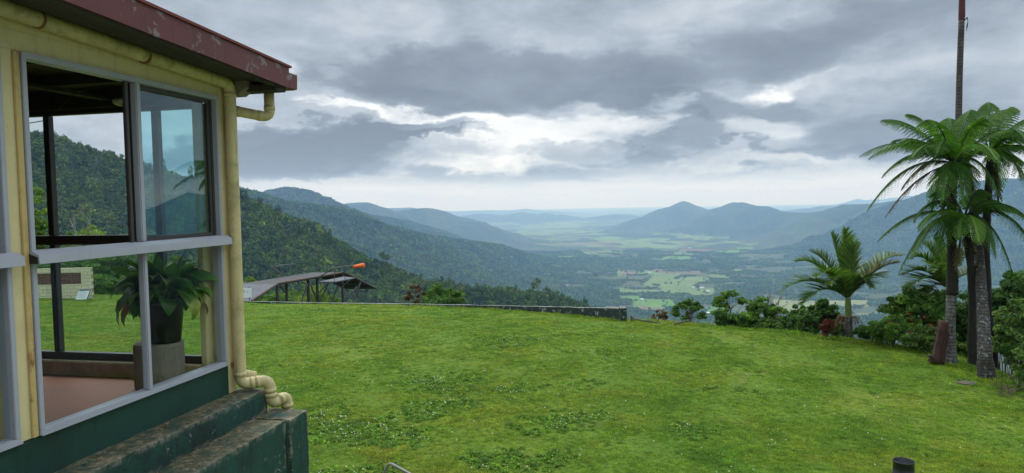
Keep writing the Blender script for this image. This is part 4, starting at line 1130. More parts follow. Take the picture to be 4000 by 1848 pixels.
def crown_palm(name, base_px, Y, label, crown_px, path, rad, specs, width, n_pin, grn=True, sheath=None):
    b = P(*base_px, Y); root = empty(name, (b.x, b.y, b.z - .3)); tag(root, label, 'palm')
    trunk_part(root, path[0], rad[0], M_TRUNKR, 'trunk', 14, .02)
    if len(path) > 1: trunk_part(root, path[1], rad[1], sheath, 'crownshaft', 14, .0)
    frond_parts(root, P(*crown_px, Y), specs, 'palm', M_PALM, M_PALMST, width, n_pin, sag=.22, sweep=.5, gap=.10)
    return root
Y2 = 25.4
M_GSH = paint_mat('green_crownshaft', (.16, .22, .06), (.08, .09, .03), .3, 4)
p2 = crown_palm('crownshaft_palm', (3315, 1310), Y2, 'small palm with arching feathery fronds and green crownshaft at the crest of the lawn', (3312, 1168),
    [[P(3316, 1345, Y2), P(3315, 1300, Y2), P(3314, 1235, Y2)], [P(3314, 1240, Y2), P(3313, 1200, Y2), P(3312, 1160, Y2)]], [[.16, .145, .125], [.115, .115, .085]],
    tips([(3053, 1138, -.2, 1.0, D_()), (3131, 1190, -.7, .9, D_()), (3112, 1022, .3, .85, D_()), (3170, 985, .8, .6, D_()), (3190, 1080, -1.0, .9, D_(tone=.65)), (3248, 914, .5, .25, D_(tone=.6, sweep=.7)), (3300, 896, .2, .15, D_(tone=.75, sweep=.75)), (3340, 955, -.4, .3, D_(tone=.65, sweep=.7)),
          (3521, 998, .1, .75, D_()), (3510, 1028, -.5, .6, D_(tone=.75, mat=M_FERNDRY, miss=.3)), (3399, 1120, -.9, .85, D_()), (3450, 1085, .6, .7, D_()), (3240, 1110, -1.3, 1.0, D_(tone=.7)), (3360, 1040, 1.0, .5, D_())], Y2), .78, 52, True, M_GSH)
sk = MB()
for i in range(70):
    a_ = RNG.random() * 6.28; r_ = .25 + .35 * RNG.random(); c0 = np.array(tuple(P(3314, 1240, Y2))) - np.array(tuple(p2.location))
    o1 = c0 + (math.cos(a_) * r_ * .6, math.sin(a_) * r_ * .6, .05); o2 = c0 + (math.cos(a_) * r_, math.sin(a_) * r_, -.25 - .35 * RNG.random())
    sk.tube([c0, o1, o2], [.010, .008, .005], 4, False)
sk.build('flower_skirt', leaf_mat('dry_flower', (.10, .05, .03), (.2, .1, .06), (.3, .17, .1), 0), p2)
Y3 = 25.0
crown_palm('feather_palm', (3697, 1330), Y3, 'palm half hidden behind the ringed fern trunk above the big shrub', (3694, 1120),
    [[P(3700, 1360, Y3), P(3697, 1250, Y3), P(3694, 1130, Y3)]], [[.15, .13, .11]],
    tips([(3560, 1010, .2, .8, D_(tone=.6)), (3530, 1075, .1, .7, D_()), (3545, 1130, -.6, .7, D_()), (3612, 955, .6, .5, D_(tone=.7)), (3650, 925, .3, .3, D_(tone=.65)), (3700, 960, .8, .4, D_()), (3590, 1180, -.6, .6, D_(mat=M_FERNDRY, miss=.2)), (3780, 990, .2, .6, D_()), (3850, 1090, .1, .6, D_()), (3640, 1060, -1.2, .8, D_(tone=.6))], Y3), .72, 46)
# inner stump
def stump():
    root = empty('tree_stump', (*P(3660, 1412, 20.9)[:2], P(3660, 1412, 20.9).z - .1)); tag(root, 'reddish brown broken tree stump leaning at the foot of the ringed trunk', 'stump')
    M_ST = paint_mat('red_rotten_wood', (.065, .028, .019), (.014, .010, .008), 1.0, 3.5, rust=(.16, .055, .03), rough=.9, bumps=1.0)
    o = np.array(tuple(root.location))
    path = [(3656, 1418, 20.9), (3662, 1395, 20.9), (3672, 1350, 20.9), (3680, 1300, 20.9), (3684, 1266, 20.9)]
    v, f = tube([np.array(tuple(P(*p))) - o for p in path], [.22, .18, .155, .145, .14], 22)
    a = (np.arange(len(v)) % 22) / 22 * 6.283
    ax = np.repeat(np.array([np.array(tuple(P(*p))) - o for p in path]), 22, 0)
    k = 1 + .16 * np.sin(3 * a + 1) + .10 * np.sin(7 * a) + .05 * RNG.normal(size=len(v)); v = ax + (v - ax) * k[:, None]
    v[-22:, 2] += .06 * RNG.normal(size=22)
    mb = MB(); mb.add(v, f); mb.build('trunk', M_ST, root, True)
    rt = MB(); rt.tube([np.array(tuple(P(3650, 1400, 20.9))) - o, np.array(tuple(P(3632, 1392, 20.8))) - o, np.array(tuple(P(3622, 1388, 20.9))) - o], [.07, .05, .03], 8); rt.build('root', M_BARKDK, root, True)
stump()

# --- shrubs and small trees along the far edge of the lawn
GE = 'bushes along the edge of the lawn'
shrub('bronze_shrub', 2572, 29.0, 1285, 1203, 92, 'small bronze-leaved shrub just right of the end of the low wall', mat=M_LEAFBZ, leaf=.11, n_clump=12, n_leaf=12, group=GE, shell=.3, clump_r=.22)
shrub('young_tree', 2690, 28.6, 1300, 1156, 128, 'dark sparse young tree between the bronze shrub and the umbrella-shaped tree', 'tree', M_LEAFDK, .12, 30, 7, .17, True, group=GE, low=.05)
shrub('umbrella_tree', 2850, 28.6, 1300, 1128, 118, 'small umbrella-shaped tree with bare branches under a flat green crown', 'tree', M_LEAF, .11, 16, 15, .24, True, group=GE, low=.42)
shrub('round_bush', 2832, 27.6, 1300, 1196, 100, 'rounded dark green bush under the umbrella-shaped tree', mat=M_LEAFDK, leaf=.12, n_clump=22, group=GE)
shrub('leafy_bush', 2965, 28.0, 1300, 1158, 150, 'tall green bush with a pointed top, midway along the crest', mat=M_LEAF, leaf=.12, n_clump=26, n_leaf=36, clump_r=.27, group=GE)
shrub('low_bush', 2920, 27.0, 1300, 1212, 110, 'low bright green bush in front of the pointed bush', mat=M_LEAF, leaf=.11, n_clump=20, group=GE)
shrub('branching_tree', 3045, 27.4, 1310, 1195, 110, 'thin-branched small tree with gaps, left of the glossy dark shrubs', 'tree', M_LEAF, .11, 18, 12, .22, True, group=GE, low=.2)
shrub('glossy_shrub', 3205, 26.8, 1315, 1172, 150, 'glossy dark green shrub just left of the crownshaft palm', mat=M_LEAFDK, leaf=.15, n_clump=30, n_leaf=40, group=GE)
shrub('glossy_shrub', 3120, 27.2, 1310, 1192, 90, 'smaller dark green shrub between the thin-branched tree and the tallest glossy shrub', mat=M_LEAFDK, leaf=.14, n_clump=20, n_leaf=36, group=GE)
shrub('red_leaved_shrub', 3232, 24.9, 1320, 1240, 66, 'small red-leaved shrub at the foot of the crownshaft palm', mat=M_LEAFRD, leaf=.08, n_clump=14, n_leaf=40, group=GE)
shrub('low_bush', 3270, 25.6, 1330, 1262, 100, 'low dark green bush behind the red-leaved shrub', mat=M_LEAFDK, leaf=.12, n_clump=16, group=GE)
shrub('low_bush', 3375, 24.8, 1340, 1270, 90, 'low green bush right of the crownshaft palm trunk', mat=M_LEAFDK, leaf=.12, n_clump=16, group=GE)
shrub('large_shrub', 3570, 24.6, 1350, 1112, 290, 'large rounded green shrub between the crownshaft palm and the stump', mat=M_LEAF, leaf=.15, n_clump=48, n_leaf=60, clump_r=.22, group=GE)
shrub('flowering_shrub', 3470, 23.6, 1365, 1238, 230, 'tangled green shrub with a few red blooms in front of the large rounded shrub', mat=M_LEAF, leaf=.11, n_clump=40, n_leaf=34, clump_r=.2, group=GE, asp=.3)
shrub('flowering_shrub', 3600, 22.6, 1400, 1262, 190, 'tangled shrub with grassy leaves just left of the reddish stump', mat=M_LEAFLT, leaf=.12, n_clump=36, n_leaf=34, clump_r=.2, group=GE, asp=.28)
shrub('low_bush', 3770, 23.2, 1430, 1330, 130, 'lime green low bush seen between the ringed and the mottled trunks', mat=M_LEAFYL, leaf=.13, n_clump=20, n_leaf=26, group=GE)
shrub('dark_shrub', 3760, 25.6, 1400, 1130, 220, 'dark shrub filling the space behind the tree fern trunks', mat=M_LEAFDK, leaf=.14, n_clump=34, n_leaf=50, group=GE)
shrub('dark_tree', 3960, 24.5, 1480, 1010, 300, 'tall dark tree at the right edge behind the tree ferns', 'tree', mat=M_LEAFDK, leaf=.15, n_clump=50, n_leaf=60, group=GE, clump_r=.22)
shrub('leafy_shrub', 3985, 20.6, 1500, 1150, 240, 'pale green leafy shrub at the right edge in front of the tall dark tree', mat=M_LEAFLT, leaf=.12, n_clump=52, n_leaf=44, clump_r=.18, group=GE)
shrub('leafy_shrub', 4080, 18.0, 1640, 1260, 300, 'mid green shrub cut by the right edge of the picture above the dry twigs', mat=M_LEAFLT, leaf=.11, n_clump=50, n_leaf=40, clump_r=.18, group=GE)
tw = MB()
for i in range(120):
    c = P(3900 + 220 * RNG.random(), 1500 + 70 * RNG.random(), 18.4 - 1.2 * RNG.random()); c.z = gz(c.x, c.y)
    d = rand_unit(1)[0] * (.2 + .35 * RNG.random()); d[2] = abs(d[2]) * .8
    tw.tube([np.array(tuple(c)), np.array(tuple(c)) + d * .5 + (0, 0, .03), np.array(tuple(c)) + d], [.009, .007, .003], 4, False)
tag(tw.build('dry_twigs', leaf_mat('dry_twig', (.04, .025, .015), (.12, .08, .05), (.26, .2, .13), 0), None), kind='stuff')
rb = MB()
for (px, py, Y) in ((3553, 1228, 23.2), (3562, 1252, 23.1), (3556, 1300, 22.6), (3640, 1272, 22.3), (3658, 1283, 22.2), (3610, 1240, 22.6), (3475, 1262, 23), (3696, 1262, 22)):
    v, f, lv = crown_mesh(3, 6, (.05, .05, .04), .055, .6); rb.add(v + np.array(tuple(P(px, py, Y))), f, lv)
tag(rb.build('red_blooms', leaf_mat('red_bloom', (.22, .02, .012), (.45, .04, .025), (.6, .10, .06)), None), kind='stuff')

for (px, Y, tp_, w2, mt, lab) in [(2870, 27.8, 1236, 120, M_LEAF, 'bright low bush at the foot of the umbrella-shaped tree'), (3010, 27.3, 1232, 120, M_LEAF, 'low green bush at the foot of the thin-branched tree'),
        (3080, 26.8, 1228, 110, M_LEAFDK, 'low dark bush in front of the smaller glossy shrub'), (3160, 26.4, 1222, 120, M_LEAFDK, 'low dark bush at the foot of the tallest glossy shrub'),
        (3430, 24.2, 1262, 120, M_LEAF, 'low bush at the left foot of the large rounded shrub'), (3690, 22.9, 1290, 110, M_LEAFDK, 'dark low bush directly behind the reddish stump'),
        (3925, 21.4, 1330, 150, M_LEAF, 'green bush right behind the foot of the mottled palm trunk'), (3960, 19.9, 1400, 130, M_LEAFDK, 'low dark bush beside the dry twigs right of the mottled palm trunk')]:
    shrub('low_bush', px, Y, 1330, tp_, w2, lab, mat=mt, leaf=.11, n_clump=20, n_leaf=30, group=GE, low=.0, sink=1.2)
def bare_tree(px, Y, b_, t_, w2, lab):
    base, top = P(px, b_, Y), P(px, t_, Y); z0 = gz(base.x, base.y) - .3; root = empty('bare_tree', (base.x, base.y, z0)); tag(root, lab, 'tree')
    H_ = top.z - z0; Wm = w2 / F * Y; tr = MB(); p0 = [(0, 0, 0), (.2, 0, H_ * .5), (-.1, .1, H_ * .82)]; tr.tube(p0, [.16, .10, .05], 8); tr.build('trunk', M_BARK, root, True)
    for i in range(9):
        t0 = np.array(p0[1]) + (np.array(p0[2]) - np.array(p0[1])) * RNG.random(); e = np.array([(RNG.random() - .5) * Wm, (RNG.random() - .5) * Wm * .6, H_ * (.8 + .2 * RNG.random())]); lm = MB()
        pth = limb_path(t0, e, 6, .1); lm.tube(pth, np.linspace(.05, .015, 6), 5)
        for k in range(3): a_ = pth[2 + k]; lm.tube([a_, a_ + rand_unit(1)[0] * .6 + (0, 0, .4)], [.025, .008], 4)
        lm.build('limb', M_PALEB, root, True)
M_PALEB = bark_mat('pale_bark', (.16, .14, .12), (.34, .32, .28))
bare_tree(330, 60, 1200, 838, 120, 'bare pale-limbed tree seen through the upper left window above the transom')
bare_tree(3010, 30, 1320, 1172, 60, 'thin leafless tree standing between the pointed bush and the thin-branched tree')
# bushes beyond the low wall
GW = 'bushes beyond the low wall'
shrub('brown_tree', 1630, 47, 1240, 1100, 84, 'small brownish tree at the left end of the clump beyond the low wall', 'tree', M_LEAFBZ, .15, 16, 9, .20, True, group=GW, low=.15)
shrub('bright_bush', 1705, 46, 1240, 1113, 120, 'bright green bush in the middle of the clump beyond the low wall', mat=M_LEAF, leaf=.19, n_clump=26, n_leaf=36, group=GW)
shrub('bright_bush', 1775, 45.5, 1240, 1118, 100, 'bright green bush at the right end of the clump beyond the low wall', mat=M_LEAF, leaf=.18, n_clump=24, n_leaf=36, group=GW)
shrub('dark_bush', 1740, 45, 1240, 1150, 190, 'low dark bush in front of the bright green pair', mat=M_LEAFDK, leaf=.16, n_clump=26, n_leaf=30, group=GW)
shrub('lime_bush', 1215, 70, 1270, 1108, 200, 'lime green bush seen between the posts of the launch ramp', mat=M_LEAFYL, leaf=.22, n_clump=34, n_leaf=40, group=GW)
shrub('lime_bush', 1060, 66, 1270, 1125, 190, 'green bush under the left part of the launch ramp', mat=M_LEAF, leaf=.22, n_clump=30, n_leaf=40, group=GW)
shrub('lime_bush', 1300, 72, 1270, 1140, 90, 'small green bush beneath the side platform of the launch ramp', mat=M_LEAF, leaf=.2, n_clump=18, n_leaf=36, group=GW)
shrub('lime_bush', 985, 66, 1250, 1066, 90, 'bright green treetop showing above the ramp deck beside the downpipe', mat=M_LEAFYL, leaf=.22, n_clump=20, n_leaf=36, group=GW)
# bushes seen through the windows
GB = 'bushes behind the block wall'
for i, (px, Y, b_, t_, w2, mt, lf_, lab) in enumerate([
        (150, 56, 1200, 985, 330, M_LEAFDK, .26, 'dark bush at the left behind the block wall, seen through the window'),
        (330, 52, 1200, 990, 230, M_LEAFDK, .25, 'dark bush right behind the end of the block wall'),
        (450, 50, 1190, 960, 240, M_LEAFDK, .24, 'dark leafy bush to the right of the block wall'),
        (430, 47, 1180, 1075, 190, M_LEAF, .2, 'low weedy bush at the foot of the dark bushes'),
        (560, 50, 1190, 1000, 230, M_LEAFDK, .24, 'dark bush in the middle of the lower window'),
        (650, 54, 1200, 975, 200, M_LEAF, .24, 'taller green bush behind the potted plant'),
        (755, 52, 1200, 1030, 180, M_LEAF, .24, 'bright green bush at the right of the lower window'),
        (830, 50, 1195, 1085, 150, M_LEAF, .22, 'low green bush hidden behind the corner post and downpipe')]):
    shrub('dense_bush', px, Y, b_, t_, w2, lab, mat=mt, leaf=lf_, n_clump=34, n_leaf=40, group=GB)
shrub('lime_tree', 120, 62, 1200, 705, 190, 'tall lime green tree seen through the upper left pane', 'tree', M_LEAFYL, .30, 50, 50, .2, group=GB)
shrub('lime_tree', 345, 66, 1200, 868, 260, 'lime green treetop seen above the window transom', 'tree', M_LEAFYL, .28, 40, 44, .2, group=GB)
#==END_PLANTS

# ------------------------------------------------------------------ low wall along the lawn
M_WALL = paint_mat('flaking_wall_paint', (.022, .040, .030), (.02, .02, .018), .7, 4.0, chips=((.34, .35, .33), 5.2, .575), rough=.8, top_moss=((.10, .10, .08), (.20, .20, .17), (.30, .30, .26)), bumps=.6)
wr = empty('retaining_wall', P(2430, 1255, 28.1)); tag(wr, 'long low dark green wall with flaking white patches along the far side of the lawn', 'wall')
wt = [(2426, 1206, 28.2), (2300, 1202.5, 29.6), (2100, 1198, 31.5), (1700, 1189.5, 36), (1300, 1184.5, 40.5), (950, 1177, 45), (700, 1171, 47.2), (420, 1165, 46.5)]
v_, f_ = [], []
path = []
for i in range(len(wt) - 1):
    for t in np.arange(0, 1, .1):
        path.append([wt[i][k] * (1 - t) + wt[i + 1][k] * t for k in range(3)])
path.append(list(wt[-1]))
o = np.array(tuple(wr.location))
for i, (px, py, Y) in enumerate(path):
    a = np.array(tuple(P(px, py, Y))); b = np.array(tuple(P(*path[min(i + 1, len(path) - 1)]))); c = np.array(tuple(P(*path[max(i - 1, 0)])))
    d = (b - c)[:2]; d /= np.linalg.norm(d); nn = np.array([-d[1], d[0], 0]) * -1     # towards far side
    if nn[1] < 0: nn = -nn
    j = RNG.normal(size=4) * .006
    v_ += [a - (0, 0, 1.3), a + (0, 0, j[0]), a + nn * .19 + (0, 0, j[1]), a + nn * .19 - (0, 0, 2.2)]
v_ = np.array(v_) - o
for i in range(len(path) - 1):
    for k in range(4):
        k2 = (k + 1) % 4; f_.append((i * 4 + k, (i + 1) * 4 + k, (i + 1) * 4 + k2, i * 4 + k2))
f_ += [(0, 1, 2, 3)]
wm = MB(); wm.add(v_, np.array(f_)); wm.build('wall', M_WALL, wr)
pe = MB(); e = np.array(tuple(P(2436, 1203, 28.05))) - o; pe.box(e + (-.14, -.06, -1.4), e + (.12, .30, .0), .01); pe.build('end_pier', M_WALL, wr)
# broken pole rails by the wall end
rr = empty('pole_rail', P(2468, 1258, 28.0)); tag(rr, 'broken low pole rail on a short leaning post beside the end of the wall', 'rail')
o = np.array(tuple(rr.location)); q1 = MB(); q1.tube([np.array(tuple(P(2468, 1268, 28))) - o, np.array(tuple(P(2467, 1234, 28))) - o], .045, 8); q1.build('post', M_BARK, rr)
q1 = MB(); q1.tube([np.array(tuple(P(2470, 1244, 28))) - o, np.array(tuple(P(2590, 1265, 27.5))) - o], .032, 8); q1.build('rail', M_BARK, rr)
r2 = MB(); r2.tube([P(2632, 1266, 27.4), P(2692, 1251, 27.4)], .03, 8); tag(r2.build('fallen_pole', M_BARK, None), 'short grey pole tilted up out of the grass below the dark young tree', 'pole')

# ------------------------------------------------------------------ launch ramp
RP = empty('launch_ramp', P(1220, 1180, 50)); tag(RP, 'hang glider launch ramp, a long grey deck on posts with a downward take-off slope', 'launch ramp')
RO = np.array(tuple(RP.location))
def R_(px, py, Y): return np.array(tuple(P(px, py, Y))) - RO
def slab(mb, c4, t):
    c = np.array(c4); n_ = np.cross(c[1] - c[0], c[3] - c[0]); n_ /= np.linalg.norm(n_)
    if n_[2] < 0: n_ = -n_; 
    v = np.r_[c, c - n_ * t]
    return mb.add(v, np.array([(0, 1, 2, 3), (7, 6, 5, 4), (0, 4, 5, 1), (1, 5, 6, 2), (2, 6, 7, 3), (3, 7, 4, 0)]))
M_DECK = paint_mat('ramp_deck', (.078, .076, .074), (.05, .045, .04), .5, 1.4, streak=False, rust=(.09, .055, .04), rough=.95, bumps=.3)
M_DECKL = paint_mat('ramp_sheet', (.12, .125, .135), (.06, .05, .045), .5, 1.4, streak=False, rough=.85)
M_RUSTP = paint_mat('rusty_pipe', (.12, .085, .065), (.06, .04, .03), .8, 5, rust=(.14, .07, .04), rough=.8)
M_POST = paint_mat('timber_post', (.075, .065, .055), (.04, .03, .025), .6, 4, rough=.9)
nA, nB, nC = R_(984, 1176, 46.0), R_(1088, 1108, 48.5), R_(1345, 1064, 58)
# far edge: same ramp width (3.4 m) away from the viewer
dl_ = (nC - nB); dl_[2] = 0; dl_ /= np.linalg.norm(dl_); wd_ = np.array([-2.75, .45, 0])
fA, fB, fC = nA + wd_ + (-.6, 0, 0), nB + wd_, nC + wd_
nD = R_(1470, 1127, 66); fD = nD + wd_ * 1.08
m1 = MB(); slab(m1, [nB, nC, fC, fB], .10); m1.build('deck', M_DECK, RP)
m1 = MB(); slab(m1, [nA, nB + (nA - nB) * .004, fB + (fA - fB) * .004, fA], .08); m1.build('approach_sheet', M_DECKL, RP)
m1 = MB(); slab(m1, [nC + (nD - nC) * .01, nD, fD, fC + (fD - fC) * .01], .06); m1.build('take_off_slope', M_DECK, RP)
m1 = MB(); m1.tube([nA + (0, -.06, .02), nB + (0, -.06, .02), nC + (0, -.06, .02), nD + (0, -.06, .02)], .075, 10); m1.build('edge_pipe', M_RUSTP, RP, False)
for k in range(3):
    a, b = (nC * (1 - t) + nD * t for t in (.25 + .25 * k, .25 + .25 * k)); m1 = MB(); m1.tube([a - (0, 0, .12), a + wd_ - (0, 0, .12)], .04, 6); m1.build('cross_beam', M_DARKW, RP)
for px, pyt, w_px in ((1082, 1122, 12), (1119, 1112, 10), (1203, 1100, 10), (1238, 1090, 11), (1336, 1076, 10)):
    Yp = 48.6 + (px - 1088) / 257 * 9.3; m1 = MB(); a = R_(px, pyt - 8, Yp + (.1 if px != 1119 else .6)); m1.tube([a, a - (0, 0, 9)], .10, 10); m1.build('post', M_POST, RP)
for (x0, y0, x1, y1) in ((1200, 1110, 1172, 1200), (1213, 1110, 1240, 1180), (1180, 1100, 1200, 1112), (1280, 1106, 1240, 1150), (1283, 1105, 1248, 1180), (1325, 1102, 1296, 1180), (1409, 1101, 1376, 1190), (1395, 1118, 1345, 1190), (1368, 1092, 1336, 1120), (1095, 1118, 1116, 1145)):
    m1 = MB(); m1.tube([R_(x0, y0, 48.7 + (x0 - 1088) / 257 * 7), R_(x1, y1, 48.9 + (x1 - 1088) / 257 * 7)], .055, 6); m1.build('brace', M_STEEL, RP)
# side platform
sp0, sp1, sp2, sp3 = R_(1246, 1100, 52.6), R_(1310, 1100, 52.2), R_(1388, 1085, 55), R_(1343, 1080, 57)
m1 = MB(); slab(m1, [sp0, sp1, sp2, sp3], .07); m1.build('side_platform', M_DECKL, RP)
def rail(nodes, Y0, posts):
    m_ = MB(); 
    for i in range(len(nodes) - 1): m_.tube([R_(*nodes[i]), R_(*nodes[i + 1])], .042, 8)
    o_ = m_.build('handrail', M_STEEL, RP)
    for (a, b) in posts:
        m_ = MB(); m_.tube([R_(*a), R_(*b)], .026, 6); m_.build('rail_post', M_STEEL, RP)
rail([(1247, 1082, 53.6), (1303, 1048, 52.4), (1384, 1035, 55), (1338, 1066, 57.6)], 0, [((1307, 1048, 52.4), (1307, 1099, 52.3)), ((1348, 1042, 53.7), (1348, 1092, 53.7)), ((1387, 1036, 55), (1387, 1084, 55))])
rail([(1200, 1063, 56.5), (1147, 1032, 55), (1056, 1042, 52.5), (1106, 1075, 53)], 0, [((1056, 1042, 52.5), (1056, 1092, 52.5)), ((1100, 1038, 53.6), (1100, 1082, 53.6)), ((1143, 1033, 54.8), (1143, 1074, 54.8))])
# windsock
ws = empty('windsock', P(1387, 1084, 55)); tag(ws, 'orange windsock on a thin pole at the corner of the ramp platform', 'windsock')
wo_ = np.array(tuple(ws.location)); m1 = MB(); m1.tube([P(1387, 1047, 54.95) - ws.location, P(1387, 1084, 54.95) - ws.location], .018, 6); m1.build('pole', M_STEEL, ws)
a, b = np.array(tuple(P(1381, 1042, 54.95))) - wo_, np.array(tuple(P(1420, 1037, 54.5))) - wo_
ts = np.linspace(0, 1, 25); pr = [a * (1 - t) + b * t for t in ts]; rd = [(.115 + .075 * t) * (.93 + .09 * abs(math.sin(t * math.pi * 4.5))) for t in ts]
m_or = paint_mat('orange_windsock', (.85, .17, .02), (.55, .09, .01), .3, 9, rough=.5); m1 = MB(); m1.tube(pr, rd, 16); m1.build('sock', m_or, ws, True)
# small board by the ramp
def text_mesh(body, size, name, mat, parent, M, ext=.002):
    cu = bpy.data.curves.new(name, 'FONT'); cu.body = body; cu.size = size; cu.extrude = ext; cu.align_x = 'CENTER'; cu.align_y = 'CENTER'
    t = bpy.data.objects.new(name, cu); COL.objects.link(t); dg = bpy.context.evaluated_depsgraph_get()
    me = bpy.data.meshes.new_from_object(t.evaluated_get(dg)); bpy.data.objects.remove(t); me.materials.clear(); me.materials.append(mat)
    o_ = bpy.data.objects.new(name, me); COL.objects.link(o_); o_.parent = parent; o_.matrix_local = M; return o_
M_INK = paint_mat('grey_ink', (.30, .31, .33), (.3, .3, .3), 0, 5)
sg = empty('ramp_sign', P(975, 1176, 45.8)); tag(sg, 'white board with faded letters on thin posts at the foot of the ramp', 'sign')
so_ = sg.location; c = P(962, 1144, 45.8) - so_; m1 = MB(); m1.box(np.array(tuple(c)) + (-.38, -.012, -.30), np.array(tuple(c)) + (.34, .012, .30)); m1.build('board', M_WHITE, sg)
m1 = MB(); c2 = P(972, 1120, 45.85) - so_; m1.tube([c2, P(976, 1182, 45.85) - so_], .022, 6); m1.build('post', M_BLACKP, sg)
text_mesh('P C', .30, 'lettering', M_INK, sg, Matrix.Translation(Vector(c) + Vector((.02, -.014, .06))) @ Matrix.Rotation(math.pi / 2, 4, 'X'))

# ------------------------------------------------------------------ block wall with the notice board
def block_mat():
    m_, q, bs, out = new_mat('cream_blocks'); oc = q.n('ShaderNodeTexCoord').outputs['Object']
    sp = q.n('ShaderNodeSeparateXYZ'); q.link(oc, sp.inputs[0])
    bk_ = q.n('ShaderNodeTexBrick'); q.link(q.comb(sp.outputs[0], sp.outputs[2], 0), bk_.inputs['Vector'])
    bk_.inputs['Scale'].default_value = 1.0; bk_.inputs['Brick Width'].default_value = .40; bk_.inputs['Row Height'].default_value = .20; bk_.inputs['Mortar Size'].default_value = .010
    bk_.inputs['Color1'].default_value = (.60, .54, .34, 1); bk_.inputs['Color2'].default_value = (.66, .60, .40, 1); bk_.inputs['Mortar'].default_value = (.30, .26, .16, 1)
    n = q.noise(oc, 2.2, 6, .7); c = q.mix(q.mr(n, .55, .75, 0, .6), bk_.outputs[0], (.25, .19, .10, 1))
    q.link(c, bs.inputs['Base Color']); bs.inputs['Roughness'].default_value = .85; return m_
bwY = 42.0; bo = P(361, 1166, bwY)
bw = empty('block_wall', (bo.x, bo.y, bo.z - .2), math.radians(4)); tag(bw, 'free-standing cream block wall with a brown decorative block panel, on the lawn behind the building', 'wall')
Hh = (P(361, 1046, bwY) - bo).length + .2; k = bwY / F
m1 = MB(); xw = -(361 - 30) * k; x0, x1 = -(361 - 148) * k, -(361 - 322) * k; zb = .2 + (1163 - 1105) * k; zt = .2 + (1163 - 1060) * k
m1.box((xw, 0, 0), (0, .20, zb)); m1.box((xw, 0, zt), (0, .20, Hh)); m1.box((xw, 0, zb), (x0, .20, zt)); m1.box((x1, 0, zb), (0, .20, zt)); m1.build('blockwork', block_mat(), bw)
def breeze():
    m_, q, bs, out = new_mat('brown_breeze_blocks'); oc = q.n('ShaderNodeTexCoord').outputs['Object']
    sp = q.n('ShaderNodeSeparateXYZ'); q.link(oc, sp.inputs[0]); v = q.comb(q.m('MULTIPLY', sp.outputs[0], 1), sp.outputs[2], 0)
    vo = q.n('ShaderNodeTexVoronoi'); q.link(v, vo.inputs['Vector']); vo.inputs['Scale'].default_value = 7; vo.inputs['Randomness'].default_value = .35
    q.link(q.ramp(vo.outputs['Distance'], [(.1, (.012, .008, .006)), (.35, (.10, .04, .025)), (.6, (.16, .075, .045))]), bs.inputs['Base Color'])
    bump(q, bs, vo.outputs['Distance'], 1, .04); return m_
m1 = MB(); m1.box((x0 + .003, .05, zb + .003), (x1 - .003, .16, zt - .003)); m1.build('breeze_panel', breeze(), bw)
nb = empty('notice_board', P(317, 1170, 41.2)); tag(nb, 'white notice board with a black heading leaning against the block wall', 'notice board')
nb.rotation_euler = (math.radians(-16), math.radians(0), math.radians(6))
bh = 40 / F * 41.2 + .04; bwid = 41 / F * 41.2
sh_ = Matrix.Identity(4); sh_[0][2] = .26
m1 = MB(); m1.box((-bwid / 2, -.01, 0), (bwid / 2, .01, bh)); m1.xf(sh_); m1.build('board', M_WHITE, nb)
m1 = MB(); m1.box((-bwid / 2 + .02, -.0135, bh * .80), (bwid / 2 - .02, -.0105, bh - .02)); m1.xf(sh_); m1.build('heading_band', M_BLACKP, nb)
m1 = MB(); m1.box((bwid / 2 + .002, -.01, .0), (bwid / 2 + .03, .03, bh - .02)); m1.xf(sh_); m1.build('side_edge', M_BLACKP, nb)
text_mesh('NOTICE TO PILOTS', .068, 'heading', M_WHITE, nb, Matrix.Translation((.26 * bh * .89, -.0145, bh * .89)) @ Matrix.Rotation(math.pi / 2, 4, 'X'), .001)
m1 = MB()
for i in range(7):
    z = bh * (.70 - .09 * i); w = bwid * (.40 - .05 * RNG.random()) ; m1.box((-w, -.0125, z - .007), (w * (.6 + .4 * RNG.random()), -.0105, z + .007))
m1.xf(sh_); m1.build('printed_lines', M_INK, nb)

# ------------------------------------------------------------------ near things at the bottom edge
M_GALV = paint_mat('galvanised_tube', (.20, .18, .165), (.10, .08, .07), .5, 8, rough=.4, bumps=.1)
hr = empty('handrail', (*P(1508, 1840, 10)[:2], gz(*P(1508, 1840, 10)[:2]))); tag(hr, 'bent grey metal handrail whose top just shows at the bottom edge of the lawn view', 'handrail')
ho = np.array(tuple(hr.location)); a, b, c = (np.array(tuple(v)) - ho for v in (P(1500, 1850, 10), P(1517, 1806, 10), P(1640, 1872, 9.6)))
low_ = np.array([a[0], a[1], -.05]); end_ = c + (c - b) * 1.2; endl = np.array([end_[0], end_[1], gz(*(end_ + ho)[:2]) - ho[2] - .05])
tb = MB(); tb.tube([low_, a] + arc(a, b, c, .09) + [c] + arc(c, end_, endl, .08) + [endl], .021, 12); tb.build('rail', M_GALV, hr, True)
vc = P(3530, 1800, 10.4); vp = empty('vent_pipe', (vc.x, vc.y, gz(vc.x, vc.y) - .02)); tag(vp, 'pale upright pipe with an open black collar at the bottom right', 'pipe')
zz = vc.z - vp.location.z
m1 = MB(); m1.lathe([(.128, 0), (.128, zz - .22), (.11, zz - .22), (.11, zz - .3)], sides=36, capt=False); m1.build('shaft', paint_mat('pale_pipe', (.36, .38, .24), (.2, .2, .12), .3, 5), vp, True)
m1 = MB(); m1.lathe([(.134, zz - .27), (.152, zz - .262), (.158, zz - .19), (.152, zz - .178), (.144, zz - .174), (.144, zz - .02), (.150, zz - .014), (.150, zz + .002), (.143, zz + .006), (.136, zz), (.134, zz - .25), (.06, zz - .28)], sides=40, capb=False, capt=True); m1.build('collar', M_BLACKP, vp, True)
